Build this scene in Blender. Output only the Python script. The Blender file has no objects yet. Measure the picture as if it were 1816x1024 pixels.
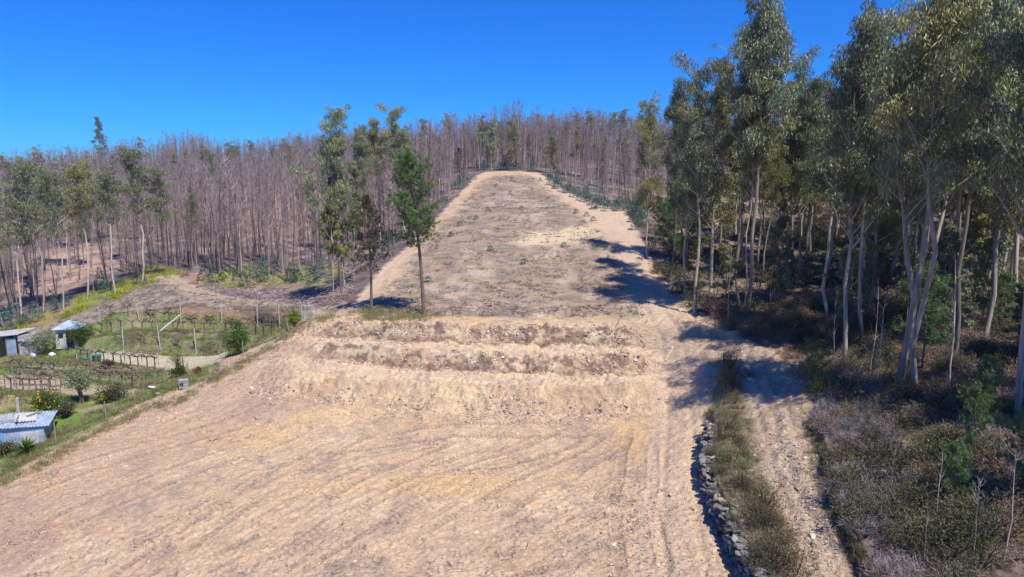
import bpy, math, random
import numpy as np
from mathutils import Vector, Matrix
R = math.radians
rng = np.random.default_rng(7)
random.seed(7)
sc = bpy.context.scene
COL = sc.collection

# ------------------------------------------------------------------ camera, sky, sun, exposure
CAM = np.array([0.0, 0.0, 20.0])
PITCH = R(-8.5)
F = 1227.0                      # focal length in photo pixels (1816 wide)
cam_d = bpy.data.cameras.new('camera')
cam = bpy.data.objects.new('camera', cam_d); COL.objects.link(cam)
cam.location = CAM; cam.rotation_euler = (R(90) + PITCH, 0, 0)
cam_d.sensor_width = 36; cam_d.lens = 36 * F / 1816
cam_d.clip_start = 0.2; cam_d.clip_end = 6000
sc.camera = cam
SUN_EL = R(60)
SUN_DIR = np.array([-0.62, 0.78]); SUN_DIR /= np.linalg.norm(SUN_DIR)   # the way shadows fall
world = bpy.data.worlds.new('World'); sc.world = world; world.use_nodes = True
wn = world.node_tree.nodes; wl = world.node_tree.links; wn.clear()
sky = wn.new('ShaderNodeTexSky'); sky.sky_type = 'NISHITA'; sky.sun_disc = False
sky.sun_elevation = SUN_EL
sky.sun_rotation = math.atan2(-SUN_DIR[0], -SUN_DIR[1])
sky.altitude = 400; sky.air_density = 1.0; sky.dust_density = 0.15; sky.ozone_density = 3.5
hs = wn.new('ShaderNodeHueSaturation'); hs.inputs['Saturation'].default_value = 1.28
hs.inputs['Value'].default_value = 1.0
bg = wn.new('ShaderNodeBackground'); bg.inputs['Strength'].default_value = 0.105
wo = wn.new('ShaderNodeOutputWorld')
tint = wn.new('ShaderNodeVectorMath'); tint.operation = 'MULTIPLY'; tint.inputs[1].default_value = (0.06, 0.62, 1.36)
wl.new(sky.outputs[0], hs.inputs['Color']); wl.new(hs.outputs[0], tint.inputs[0]); wl.new(tint.outputs[0], bg.inputs[0]); wl.new(bg.outputs[0], wo.inputs[0])
sun_d = bpy.data.lights.new('sun', 'SUN'); sun_d.energy = 4.9; sun_d.angle = R(0.5); sun_d.color = (1.0, 0.945, 0.85)
sun = bpy.data.objects.new('sun', sun_d); COL.objects.link(sun)
ld = Vector((SUN_DIR[0] * math.cos(SUN_EL), SUN_DIR[1] * math.cos(SUN_EL), -math.sin(SUN_EL)))
sun.rotation_euler = ld.to_track_quat('-Z', 'Y').to_euler(); sun.location = (20, -20, 60)
sc.view_settings.view_transform = 'Standard'; sc.view_settings.look = 'None'
sc.view_settings.exposure = 0.25; sc.view_settings.gamma = 1
sc.cycles.max_bounces = 5; sc.cycles.diffuse_bounces = 3; sc.cycles.glossy_bounces = 2
sc.cycles.transmission_bounces = 3; sc.cycles.transparent_max_bounces = 4

# ------------------------------------------------------------------ noise and small maths
def _h(ix, iy, seed):
    n = (ix.astype(np.int64) * 374761393 + iy.astype(np.int64) * 668265263 + seed * 974634777) & 0x7fffffff
    n = ((n ^ (n >> 13)) * 1274126177) & 0x7fffffff
    n = (n ^ (n >> 16)) & 0xffff
    return n / 65535.0
def vnoise(x, y, seed=0):
    x = np.asarray(x, float); y = np.asarray(y, float)
    ix = np.floor(x); iy = np.floor(y); fx = x - ix; fy = y - iy
    fx = fx * fx * (3 - 2 * fx); fy = fy * fy * (3 - 2 * fy)
    a = _h(ix, iy, seed); b = _h(ix + 1, iy, seed); c = _h(ix, iy + 1, seed); d = _h(ix + 1, iy + 1, seed)
    return (a + (b - a) * fx) * (1 - fy) + (c + (d - c) * fx) * fy
def fbm(x, y, octv=4, seed=0):
    s = 0; a = 0.5; t = 0
    for o in range(octv):
        s = s + a * vnoise(x, y, seed + o); t += a; a *= 0.5
        x = x * 2.03 + 13.1; y = y * 2.03 + 7.7
    return s / t
def sstep(a, b, v):
    t = np.clip((v - a) / (b - a), 0, 1); return t * t * (3 - 2 * t)

# ------------------------------------------------------------------ terrain: survey points, banks, height function
cp, sp = math.cos(PITCH), math.sin(PITCH)
def ray(px, py):
    a = (np.asarray(px, float) - 908) / F; b = (512 - np.asarray(py, float)) / F
    return np.stack([a, cp - b * sp, sp + b * cp], -1)       # x right, y forward, z up
def at(px, py, Y):
    d = ray(px, py); return CAM + d * (np.asarray(Y, float) / d[..., 1])[..., None]
SURVEY = [
 (0,1024,31),(300,1024,29.5),(600,1024,28),(900,1024,27.5),(1200,1024,26.5),(1290,1024,26),
 (0,900,37),(300,870,37.5),(600,850,37),(900,850,36.5),(1200,870,34.5),(1235,900,32.5),
 (60,820,42),(250,720,50),(400,640,57),(500,597,61.5),
 (450,705,50),(650,740,47),(850,744,47),(1080,745,47),(1200,745,45.5),(1225,680,49.5),
 (300,790,43.5),(450,770,45),
 (560,575,61),(740,578,59.5),(900,580,59),(1050,584,59),(1170,590,58.5),(1200,640,53),
 (620,545,66),(760,548,64.5),(900,545,65),(1050,545,65),(1180,555,62.5),
 (700,460,85),(850,460,82),(1000,460,82),(1130,450,82),
 (770,380,112),(850,400,98),(950,400,98),(1100,400,97),
 (800,350,127),(900,345,127),(1040,370,109),(1000,335,130),
 (838,312,152),(900,306,155),(960,308,154),
 (780,290,200),(900,285,200),(1000,290,190),(1080,330,150),(1120,372,108),
 (1400,1024,24.3),(1360,900,30.5),(1480,900,28.8),(1350,760,38.5),(1400,740,39),(1300,640,50),(1390,650,46),(1300,600,54),
 (1500,1024,24),(1560,1024,23.3),(1816,1024,21.5),(1550,860,29.5),(1600,700,38.5),(1816,760,32),(1450,640,48),
 (1330,548,60),(1230,540,62.5),(1230,500,72),(1170,480,78),(1600,560,54),(1450,500,68),(1440,440,86),(1800,500,68),(1816,600,48),
 (1300,400,110),(1500,380,125),(1816,380,115),(1180,370,125),(1300,320,175),(1500,300,220),(1816,290,220),(1150,300,200),
 (1050,262,270),(1250,262,270),(900,272,265),(750,280,255),(600,285,270),(400,300,320),(200,318,345),(0,330,350),(1500,250,300),(1816,240,300),
 (600,505,80),(650,472,84),(560,520,82),(450,500,92),(300,487,95),(150,545,86),(0,592,80),(380,523,84),(220,540,82),(480,540,76),(560,552,70),
 (0,430,128),(100,420,132),(200,390,160),(440,360,170),(560,420,118),(600,360,150),(330,430,122),(440,430,118),(700,350,150),(60,500,104),(200,470,110),(300,400,150),(720,400,110),
 (200,578,73),(320,575,72),(430,572,71),(520,575,66),(30,630,70),(120,632,69),
 (100,640,65),(283,622,66),(420,622,63),(150,655,60.5),(330,650,60.5),(30,655,60),
 (100,690,55.5),(230,695,54.5),(20,700,54),(20,745,49.5),(40,795,47),(120,740,49.5),(180,712,52.5),(0,830,42.5),
]
pts = np.array([at(a, b, c) for a, b, c in SURVEY])
extra = np.array([(-420,120,0),(-420,420,18),(420,120,14),(420,420,40),(0,520,22),(-250,520,10),(250,520,30),
                  (-90,40,-2),(-60,10,-2),(80,40,9),(60,5,6),(0,0,2.5),(0,-60,1),(-120,-60,-6),(120,-60,5),(-130,80,0),(150,90,12)], float)
pts = np.vstack([pts, extra])
def tps_fit(P, lam):
    n = len(P); X = P[:, :2] / 100.0
    d = np.linalg.norm(X[:, None] - X[None], axis=-1)
    K = np.where(d > 0, d * d * np.log(np.maximum(d, 1e-9)), 0) + lam * np.eye(n)
    A = np.zeros((n + 3, n + 3)); A[:n, :n] = K; A[:n, n] = 1; A[:n, n+1:] = X; A[n, :n] = 1; A[n+1:, :n] = X.T
    b = np.zeros(n + 3); b[:n] = P[:, 2]
    return X, np.linalg.solve(A, b)
TX, TW = tps_fit(pts, 0.0006)
GX0, GY0, GS = -460.0, -70.0, 1.25
GNX, GNY = int(920 / GS) + 1, int(620 / GS) + 1
gx = GX0 + GS * np.arange(GNX); gy = GY0 + GS * np.arange(GNY)
GRID = np.zeros((GNY, GNX))
for j in range(0, GNY, 40):
    yy, xx = np.meshgrid(gy[j:j+40], gx, indexing='ij')
    q = np.stack([xx.ravel(), yy.ravel()], -1) / 100.0
    d2 = ((q[:, None] - TX[None]) ** 2).sum(-1)
    u = np.where(d2 > 0, 0.5 * d2 * np.log(np.maximum(d2, 1e-12)), 0)
    GRID[j:j+40] = (u @ TW[:len(TX)] + TW[len(TX)] + q @ TW[len(TX)+1:]).reshape(xx.shape)
def base_h(x, y):
    x = np.clip(x, GX0, GX0 + GS * (GNX - 1.01)); y = np.clip(y, GY0, GY0 + GS * (GNY - 1.01))
    fx = (x - GX0) / GS; fy = (y - GY0) / GS; i = fx.astype(int); j = fy.astype(int); fx = fx - i; fy = fy - j
    return (GRID[j, i] * (1-fx) + GRID[j, i+1] * fx) * (1-fy) + (GRID[j+1, i] * (1-fx) + GRID[j+1, i+1] * fx) * fy
def poly_dist(x, y, line):
    """signed distance (left of the line positive) and arc position 0..1"""
    best = np.full(x.shape, 1e9); sgn = np.ones(x.shape); arc = np.zeros(x.shape)
    seg = np.linalg.norm(np.diff(line, axis=0), axis=1); tot = seg.sum(); acc = 0
    for k in range(len(line) - 1):
        a = line[k]; b = line[k+1]; ab = b - a; L2 = (ab ** 2).sum()
        t = np.clip(((x - a[0]) * ab[0] + (y - a[1]) * ab[1]) / L2, 0, 1)
        dx = x - a[0] - t * ab[0]; dy = y - a[1] - t * ab[1]; d = np.hypot(dx, dy)
        c = ab[0] * dy - ab[1] * dx; m = d < best
        best = np.where(m, d, best); sgn = np.where(m, np.where(c >= 0, 1, -1), sgn)
        arc = np.where(m, (acc + t * seg[k]) / tot, arc); acc += seg[k]
    return best * sgn, arc
def line_px(l): return np.array([at(a, b, c)[:2] for a, b, c in l])
# three banks of the cut terraces (far side is higher = left of a line drawn to the right)
Y0L = line_px([(430,700,51),(650,736,47.6),(850,744,47),(1080,745,47),(1180,735,47.5)])
Y1L = line_px([(430,600,62.5),(560,574,61.5),(740,576,60),(900,580,59.2),(1050,584,59),(1190,592,58.5)])
def stair(v):
    xs = [-9, 0, .03, .145, .155, .41, .425, .485, .495, .755, .77, .84, .85, 1, 9]
    ys = [0, 0, .05, .365, .385, .38, .41, .63, .655, .655, .69, .95, .975, 1, 1]
    return np.interp(v, xs, ys)
BANKS = []    # (line, height, half width, blend length)
def bank(l, h, w, L): BANKS.append((line_px(l), h, w, L))
bank([(170,572,75),(330,572,73),(440,568,72),(545,566,67)], 1.9, .35, 9)       # red wall of the top vineyard
bank([(140,612,70),(283,618,67),(420,618,64.5)], 1.6, .45, 6)
bank([(-60,655,60.5),(60,655,60),(190,668,58.5),(300,684,57)], .8, .3, 4.5)
bank([(-80,722,53),(30,722,52.5),(90,722,51.5)], .9, .4, 5)
CUT = line_px([(1440,742,39.5),(1455,800,35),(1478,880,30),(1530,1000,24.6),(1580,1100,21)])
WALL = line_px([(1262,705,44.5),(1262,760,40.2),(1256,820,36.3),(1262,860,34),(1290,930,30.2),(1330,1010,26.3),(1370,1090,23.5)])
STRIP = line_px([(1290,660,47.5),(1290,705,43.7),(1290,770,38.7),(1295,820,35.8),(1315,880,32),(1350,960,28),(1390,1040,24.8)])
TRK_R = line_px([(1150,590,58.5),(1230,620,54),(1320,640,50.5),(1360,700,43),(1385,780,37),(1420,880,31),(1470,1000,25.8),(1510,1100,22)])
TRK_L = line_px([(1150,540,66),(1190,600,57.5),(1205,680,49.5),(1205,760,43.5),(1200,860,36.5),(1205,960,31),(1215,1060,26.5)])
PTH_L = line_px([(610,545,66.5),(650,505,75),(720,440,92),(770,392,110),(815,345,132),(842,315,151)])
PTH_R = line_px([(1160,550,65),(1140,480,77),(1120,430,88),(1090,390,101),(1040,362,113),(985,325,140),(955,309,154)])
MACH = [line_px(l) for l in [[(-60,985,32),(200,880,37),(520,765,45)],[(120,1060,27.5),(430,880,35.5),(640,765,45)],[(430,1050,27.5),(700,905,34),(1010,775,44)],[(640,1060,27),(860,930,33),(1090,790,43)],
   [(1150,1060,26),(1120,900,34),(1140,770,44)],[(20,870,38.5),(250,790,43),(480,735,48)],[(250,1060,28),(500,960,31.5),(820,800,42)],[(760,1060,27),(960,1000,29),(1180,900,34)],[(600,800,42),(800,770,44.5),(1060,765,45)]]]
TRK_G = line_px([(290,484,96),(335,510,88),(400,528,82),(480,541,76),(560,552,70),(620,560,64.5)])
def height(x, y, micro=False):
    x = np.asarray(x, float); y = np.asarray(y, float)
    h = base_h(x, y)
    wob = (fbm(x * .35, y * .35, 3, 5) - .5)
    # terraces
    mask = sstep(-21, -16.5, x) * (1 - sstep(9.5, 12.5, x))
    y0 = np.interp(x, Y0L[:, 0], Y0L[:, 1]); y1 = np.interp(x, Y1L[:, 0], Y1L[:, 1])
    v = (y - y0) / (y1 - y0); vw = v + wob * .07 - .10 * sstep(6, -16, x) * np.sin(np.clip(v, 0, 1) * math.pi)
    inz = mask * sstep(-.45, -.02, v) * (1 - sstep(1.02, 1.3, v))
    z0 = np.interp(x, [-20, -10, 10], [5.0, 3.9, 3.8]) ; z1 = np.interp(x, [-20, -10, 10], [8.0, 8.3, 8.35])
    h = h * (1 - inz) + (z0 + (z1 - z0) * stair(vw)) * inz
    for line, hh, w, L in BANKS:
        d, s = poly_dist(x, y, line); near = np.abs(d) < L
        e = sstep(0, .05, s) * (1 - sstep(.95, 1, s))
        h = h + np.where(near, hh * (sstep(-w, w, d + wob * .5) - sstep(-L / 2, L / 2, d)) * e, 0)
    # left cut of the stone wall: field track low, strip high
    d, s = poly_dist(x, y, WALL); e = sstep(0, .12, s)
    h = h + np.where(np.abs(d) < 4, 1.0 * (sstep(-.18, .18, d) - sstep(-2.2, 2.2, d)) * e, 0)
    d, s = poly_dist(x, y, STRIP)
    h = h + .45 * np.exp(-(d / .75) ** 2) * sstep(0, .08, s)
    # road cut on the right of the track
    d, s = poly_dist(x, y, CUT); e = sstep(0, .1, s)
    h = h + np.where(np.abs(d) < 3, .75 * (sstep(-.14, .14, d + wob * .35) - sstep(-1.8, 1.8, d)) * e, 0)
    if micro:
        r = np.hypot(x, y); nearm = 1 - sstep(60, 130, r)
        ca, sa = .65, .76
        u = x * ca + y * sa; w = -x * sa + y * ca
        field = 1 - sstep(9, 16, x + (y - 40) * .05)
        h = h + (fbm(x * .22, y * .22, 3, 11) - .5) * .55 * (1 - .5 * field)
        h = h + (fbm(u * .35, w * 2.6, 3, 21) - .5) * .20 * nearm * (.1 + 1.0 * sstep(.40, .65, fbm(x * .12, y * .12, 2, 23))) + (fbm(u * 1.2, w * 6, 2, 22) - .5) * .07 * (1 - sstep(35, 60, r))
        h = h + (fbm(x * 2.6, y * 2.6, 3, 31) - .5) * .15 * nearm
        h = h + (fbm(x * 7, y * 7, 2, 41) - .5) * .10 * (1 - sstep(35, 70, r)) * (.4 + fbm(x * .3, y * .3, 2, 42))
        # rough banks
        rough = inz * sstep(.0, .04, v) * (1 - sstep(.9, .97, v))
        h = h + rough * ((fbm(x * 1.2, y * 1.2 , 4, 51) - .5) * .8 + (fbm(x * 3.6, y * 3.6 , 3, 52) - .5) * .38)
        # ruts
        for line, off in ((TRK_R, .75), (TRK_L, .8), (PTH_L, .7), (TRK_G, .7)):
            d, s = poly_dist(x, y, line); dd = np.abs(np.abs(d) - off)
            h = h - .09 * np.exp(-(dd / .22) ** 2) * (.5 + fbm(x, y, 2, 61))
        for line in MACH:
            d, s = poly_dist(x, y, line); dd = np.abs(np.abs(d + .5 * (fbm(x * .15, y * .15, 2, 66) - .5)) - .95); h = h - (.075 * (dd < .27) * (.6 + .4 * np.sin(s * 420)) - .05 * np.exp(-((dd - .36) / .1) ** 2)) * sstep(.33, .45, fbm(x * .3, y * .3, 3, 67)) * (np.abs(d) < 2)
        d, s = poly_dist(x, y, TRK_R)
        h = h - .14 * np.exp(-((d + .1 + .5 * (fbm(x * .4, y * .4, 2, 62) - .5)) / .3) ** 2) + .05 * (fbm(x * 3, y * 3, 3, 63) - .5) * (np.abs(d) < 2)
        # forest floor and burnt slope roughness
        rf = sstep(13, 16, x - np.maximum(0, (y - 60)) * .1)
        h = h + rf * (fbm(x * .8, y * .8, 3, 71) - .5) * .7
    return h
def ground(px, py):
    """where the view ray through a photo pixel meets the ground"""
    px = np.atleast_1d(np.asarray(px, float)); py = np.atleast_1d(np.asarray(py, float))
    d = ray(px, py); d = d / d[:, 1:2]
    Ys = 14 * (1.012 ** np.arange(300)); p = CAM + d[None] * Ys[:, None, None]
    below = p[..., 2] <= height(p[..., 0].ravel(), p[..., 1].ravel()).reshape(p.shape[:2])
    hit = np.where(below.any(0), Ys[below.argmax(0)], np.nan)
    lo = hit / 1.012; hi = hit.copy()
    for _ in range(9):
        m = (lo + hi) / 2; p = CAM + d * m[:, None]
        b = p[:, 2] <= height(p[:, 0], p[:, 1]); hi = np.where(b, m, hi); lo = np.where(b, lo, m)
    hi = np.where(np.isnan(hi), 300, hi)
    p = CAM + d * hi[:, None]
    return p
def G(px, py): return ground(px, py)[0]
def in_poly(x, y, poly):
    c = np.zeros(x.shape, bool); n = len(poly)
    for i in range(n):
        x1, y1 = poly[i]; x2, y2 = poly[(i+1) % n]
        if y1 == y2: continue
        c ^= ((y1 > y) != (y2 > y)) & (x < (x2 - x1) * (y - y1) / (y2 - y1) + x1)
    return c
def zone(pp): 
    a = np.array(pp, float); return ground(a[:, 0], a[:, 1])[:, :2]

# ------------------------------------------------------------------ object helpers
def link(o, parent=None):
    COL.objects.link(o)
    if parent is not None: o.parent = parent
    return o
def tag(o, label=None, cat=None, group=None, kind=None):
    if label: o['label'] = label
    if cat: o['category'] = cat
    if group: o['group'] = group
    if kind: o['kind'] = kind
    return o
class MB:
    def __init__(s): s.v = []; s.f = []; s.r = []; s.n = 0; s.m = []
    def add(s, v, f, r=None, mi=0):
        v = np.asarray(v, np.float32).reshape(-1, 3); f = np.asarray(f, np.int32)
        if len(f) == 0: return s
        s.v.append(v); s.f.append(f + s.n); s.n += len(v)
        s.r.append(np.full(len(f), .5, np.float32) if r is None else np.broadcast_to(np.asarray(r, np.float32), (len(f),)))
        s.m.append(np.full(len(f), mi, np.int32)); return s
    def mesh(s, name, mats, smooth=False):
        me = bpy.data.meshes.new(name)
        if not s.v: return me
        v = np.concatenate(s.v); me.vertices.add(len(v)); me.vertices.foreach_set('co', v.ravel())
        loops = np.concatenate([f.ravel() for f in s.f]); tot = np.concatenate([np.full(len(f), f.shape[1], np.int32) for f in s.f])
        me.loops.add(len(loops)); me.loops.foreach_set('vertex_index', loops)
        st = np.concatenate([[0], np.cumsum(tot)[:-1]]).astype(np.int32)
        me.polygons.add(len(tot)); me.polygons.foreach_set('loop_start', st); me.polygons.foreach_set('loop_total', tot)
        me.polygons.foreach_set('material_index', np.concatenate(s.m))
        me.polygons.foreach_set('use_smooth', np.full(len(tot), smooth))
        a = me.attributes.new('rnd', 'FLOAT', 'FACE'); a.data.foreach_set('value', np.concatenate(s.r).astype(np.float32))
        for m in (mats if isinstance(mats, (list, tuple)) else [mats]): me.materials.append(m)
        me.update(calc_edges=True); me.validate(); return me
    def obj(s, name, mats, parent=None, smooth=False):
        return link(bpy.data.objects.new(name, s.mesh(name, mats, smooth)), parent)
    def tube(s, P, rad, k=6, r=None, cap=True, mi=0):
        P = np.asarray(P, float); n = len(P); rad = np.broadcast_to(np.asarray(rad, float), (n,))
        T = np.gradient(P, axis=0); T /= np.linalg.norm(T, axis=1)[:, None] + 1e-9
        ref = np.array([0.37, 0.93, 0.05]) if abs(T[0][2]) > .8 else np.array([0.02, 0.01, 1.0])
        A = np.cross(T, ref); A /= np.linalg.norm(A, axis=1)[:, None] + 1e-9; B = np.cross(T, A)
        an = np.arange(k) * 2 * math.pi / k
        V = P[:, None] + rad[:, None, None] * (np.cos(an)[None, :, None] * A[:, None] + np.sin(an)[None, :, None] * B[:, None])
        i = np.arange(n - 1)[:, None] * k; j = np.arange(k)[None]; j2 = (j + 1) % k
        f = np.stack([i + j, i + j2, i + k + j2, i + k + j], -1).reshape(-1, 4)
        s.add(V, f, r, mi)
        if cap and k == 4: s.add(V[[0, -1]], np.array([[3, 2, 1, 0], [4, 5, 6, 7]]), r, mi)
        elif cap:
            c = V[-1]; s.add(np.vstack([c, c.mean(0)]), [[a, (a + 1) % k, k] for a in range(k)], r, mi)
        return s
    def box(s, c, d, rz=0, r=None, mi=0, tilt=None):
        x, y, z = np.array(d, float) / 2
        V = np.array([(-x,-y,-z),(x,-y,-z),(x,y,-z),(-x,y,-z),(-x,-y,z),(x,-y,z),(x,y,z),(-x,y,z)])
        if tilt is not None: V = V @ np.array(Matrix(tilt).to_3x3()).T if not isinstance(tilt, np.ndarray) else V @ tilt.T
        ca, sa = math.cos(rz), math.sin(rz); V = V @ np.array([[ca, sa, 0], [-sa, ca, 0], [0, 0, 1]])
        s.add(V + np.array(c), [[0,3,2,1],[4,5,6,7],[0,1,5,4],[1,2,6,5],[2,3,7,6],[3,0,4,7]], r, mi); return s
def unit(a): return a / (np.linalg.norm(a, axis=-1, keepdims=True) + 1e-9)
def leaves(mb, C, D, L, W, r, rg):
    """one four-cornered leaf per row: C start, D direction, L length, W width"""
    n = len(C); D = unit(D); side = unit(np.cross(D, rg.normal(size=(n, 3))))
    L = np.broadcast_to(L, (n,))[:, None]; W = np.broadcast_to(W, (n,))[:, None]
    a = C; b = C + D * L * .45 + side * W / 2; c = C + D * L; d = C + D * L * .45 - side * W / 2
    V = np.stack([a, b, c, d], 1).reshape(-1, 3)
    mb.add(V, np.arange(4 * n).reshape(n, 4), r)
def needles(mb, C, D, L, W, r, rg):
    n = len(C); D = unit(D); side = unit(np.cross(D, rg.normal(size=(n, 3))))
    L = np.broadcast_to(L, (n,))[:, None]; W = np.broadcast_to(W, (n,))[:, None]
    V = np.stack([C + side * W / 2, C - side * W / 2, C + D * L], 1).reshape(-1, 3)
    mb.add(V, np.arange(3 * n).reshape(n, 3), r)

# ------------------------------------------------------------------ materials
def newmat(name):
    m = bpy.data.materials.new(name); m.use_nodes = True; nt = m.node_tree
    return m, nt, nt.nodes, nt.links, nt.nodes['Principled BSDF']
def ramp(n, stops):
    r = n.new('ShaderNodeValToRGB'); e = r.color_ramp.elements
    while len(e) < len(stops): e.new(.5)
    for k, (p, c) in enumerate(stops): e[k].position = p; e[k].color = (*c, 1)
    return r
def mat_plain(name, c, rough=.8, var=.25, scale=3.0, metal=0, bump=0, stretch=(1,1,1), spec=.3):
    m, nt, n, l, b = newmat(name)
    tc = n.new('ShaderNodeTexCoord'); mp = n.new('ShaderNodeMapping'); mp.inputs['Scale'].default_value = stretch
    no = n.new('ShaderNodeTexNoise'); no.inputs['Scale'].default_value = scale; no.inputs['Detail'].default_value = 5; no.inputs['Roughness'].default_value = .65
    l.new(tc.outputs['Object'], mp.inputs[0]); l.new(mp.outputs[0], no.inputs['Vector'])
    c = np.array(c); r = ramp(n, [(.3, tuple(c * (1 - var))), (.7, tuple(np.minimum(c * (1 + var), .95)))])
    l.new(no.outputs['Fac'], r.inputs[0]); l.new(r.outputs[0], b.inputs['Base Color'])
    b.inputs['Roughness'].default_value = rough; b.inputs['Metallic'].default_value = metal; b.inputs['Specular IOR Level'].default_value = spec
    if bump:
        bp = n.new('ShaderNodeBump'); bp.inputs['Strength'].default_value = 1; bp.inputs['Distance'].default_value = bump
        l.new(no.outputs['Fac'], bp.inputs['Height']); l.new(bp.outputs[0], b.inputs['Normal'])
    return m
def mat_leaf(name, stops, trans=.25, rough=.55, spec=.35, objvar=.25):
    m, nt, n, l, b = newmat(name)
    at_ = n.new('ShaderNodeAttribute'); at_.attribute_name = 'rnd'
    r = ramp(n, stops); l.new(at_.outputs['Fac'], r.inputs[0])
    oi = n.new('ShaderNodeObjectInfo'); mr = n.new('ShaderNodeMapRange')
    mr.inputs['To Min'].default_value = 1 - objvar; mr.inputs['To Max'].default_value = 1 + objvar
    l.new(oi.outputs['Random'], mr.inputs['Value'])
    h = n.new('ShaderNodeHueSaturation'); l.new(r.outputs[0], h.inputs['Color']); l.new(mr.outputs[0], h.inputs['Value'])
    l.new(h.outputs[0], b.inputs['Base Color']); b.inputs['Roughness'].default_value = rough; b.inputs['Specular IOR Level'].default_value = spec
    if trans:
        t = n.new('ShaderNodeBsdfTranslucent'); l.new(h.outputs[0], t.inputs['Color'])
        mx = n.new('ShaderNodeMixShader'); mx.inputs[0].default_value = trans
        l.new(b.outputs[0], mx.inputs[1]); l.new(t.outputs[0], mx.inputs[2]); l.new(mx.outputs[0], n['Material Output'].inputs['Surface'])
    return m
M_EUC = mat_leaf('eucalyptus_leaf', [(0, (.065,.09,.035)), (.45, (.19,.225,.10)), (.85, (.40,.42,.24)), (1, (.45,.27,.14))], .2, .48, .5)
M_EUCY = mat_leaf('eucalyptus_leaf_olive', [(0, (.09,.10,.035)), (.55, (.25,.245,.09)), (1, (.42,.33,.14))], .2, .5, .45)
M_JUV = mat_leaf('young_blue_leaf', [(0, (.05,.10,.075)), (.6, (.12,.21,.165)), (1, (.20,.30,.25))], .15, .6, .3)
M_PINE = mat_leaf('pine_needle', [(0, (.05,.095,.03)), (.6, (.13,.21,.065)), (1, (.25,.32,.11))], .1, .5, .4)
M_PINEB = mat_leaf('pine_needle_dull', [(0, (.035,.040,.015)), (.6, (.085,.085,.03)), (1, (.17,.12,.05))], .1, .6, .3)
M_GORSE = mat_leaf('gorse_leaf', [(0, (.04,.042,.02)), (.5, (.11,.102,.05)), (1, (.22,.19,.11))], .1, .7, .2, .35)
M_BRACK = mat_leaf('dry_heather', [(0, (.10,.065,.04)), (.5, (.27,.18,.115)), (1, (.38,.28,.19))], .1, .8, .15, .3)
M_GRASS = mat_leaf('grass_blade', [(0, (.08,.14,.02)), (.6, (.18,.28,.045)), (1, (.32,.36,.10))], .2, .6, .3)
M_DRYG = mat_leaf('dry_grass', [(0, (.16,.14,.06)), (.6, (.29,.26,.12)), (1, (.42,.37,.20))], .15, .8, .15)
M_CITR = mat_leaf('citrus_leaf', [(0, (.030,.055,.012)), (.6, (.07,.13,.02)), (1, (.20,.24,.03))], .2, .35, .5)
M_LIME = mat_leaf('yellow_green_leaf', [(0, (.12,.17,.01)), (.6, (.30,.36,.02)), (1, (.55,.55,.04))], .25, .5, .3)
M_BARK = mat_plain('eucalyptus_bark', (.33,.275,.22), .8, .45, 2.2, bump=.02, stretch=(3,3,.4))
def vary(m, lo, hi):
    nt = m.node_tree; n = nt.nodes; l = nt.links; b = n['Principled BSDF']; src = b.inputs['Base Color'].links[0].from_socket
    oi = n.new('ShaderNodeObjectInfo'); mr = n.new('ShaderNodeMapRange'); mr.inputs['To Min'].default_value = lo; mr.inputs['To Max'].default_value = hi; l.new(oi.outputs['Random'], mr.inputs['Value'])
    v = n.new('ShaderNodeVectorMath'); v.operation = 'SCALE'; l.new(src, v.inputs[0]); l.new(mr.outputs[0], v.inputs['Scale']); l.new(v.outputs[0], b.inputs['Base Color'])
vary(M_BARK, .6, 1.75)
M_BARKD = mat_plain('pine_bark', (.20,.15,.125), .9, .45, 4, bump=.04, stretch=(3,3,.6))
M_DEAD = mat_leaf('burnt_bark', [(0, (.05,.042,.045)), (.4, (.18,.14,.14)), (.7, (.36,.28,.26)), (1, (.62,.53,.46))], 0, .9, .1, .3)
M_TWIG = mat_leaf('burnt_twig', [(0, (.10,.08,.08)), (.5, (.36,.27,.26)), (1, (.66,.51,.44))], 0, .9, .1, .25)
M_ROCK = mat_leaf('field_stone', [(0, (.22,.17,.13)), (.5, (.46,.36,.27)), (1, (.68,.60,.48))], 0, .9, .15, .1)
M_CLOD = mat_leaf('earth_clod', [(0, (.24,.17,.125)), (.6, (.44,.32,.235)), (.9, (.56,.44,.33)), (1, (.70,.62,.50))], 0, .95, .1, .1)
M_ROCKG = mat_leaf('grey_stone', [(0, (.06,.055,.045)), (.45, (.20,.18,.155)), (1, (.44,.40,.35))], 0, .9, .15, .1)
M_POST = mat_plain('granite_post', (.46,.43,.40), .9, .3, 8, bump=.01)

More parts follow.
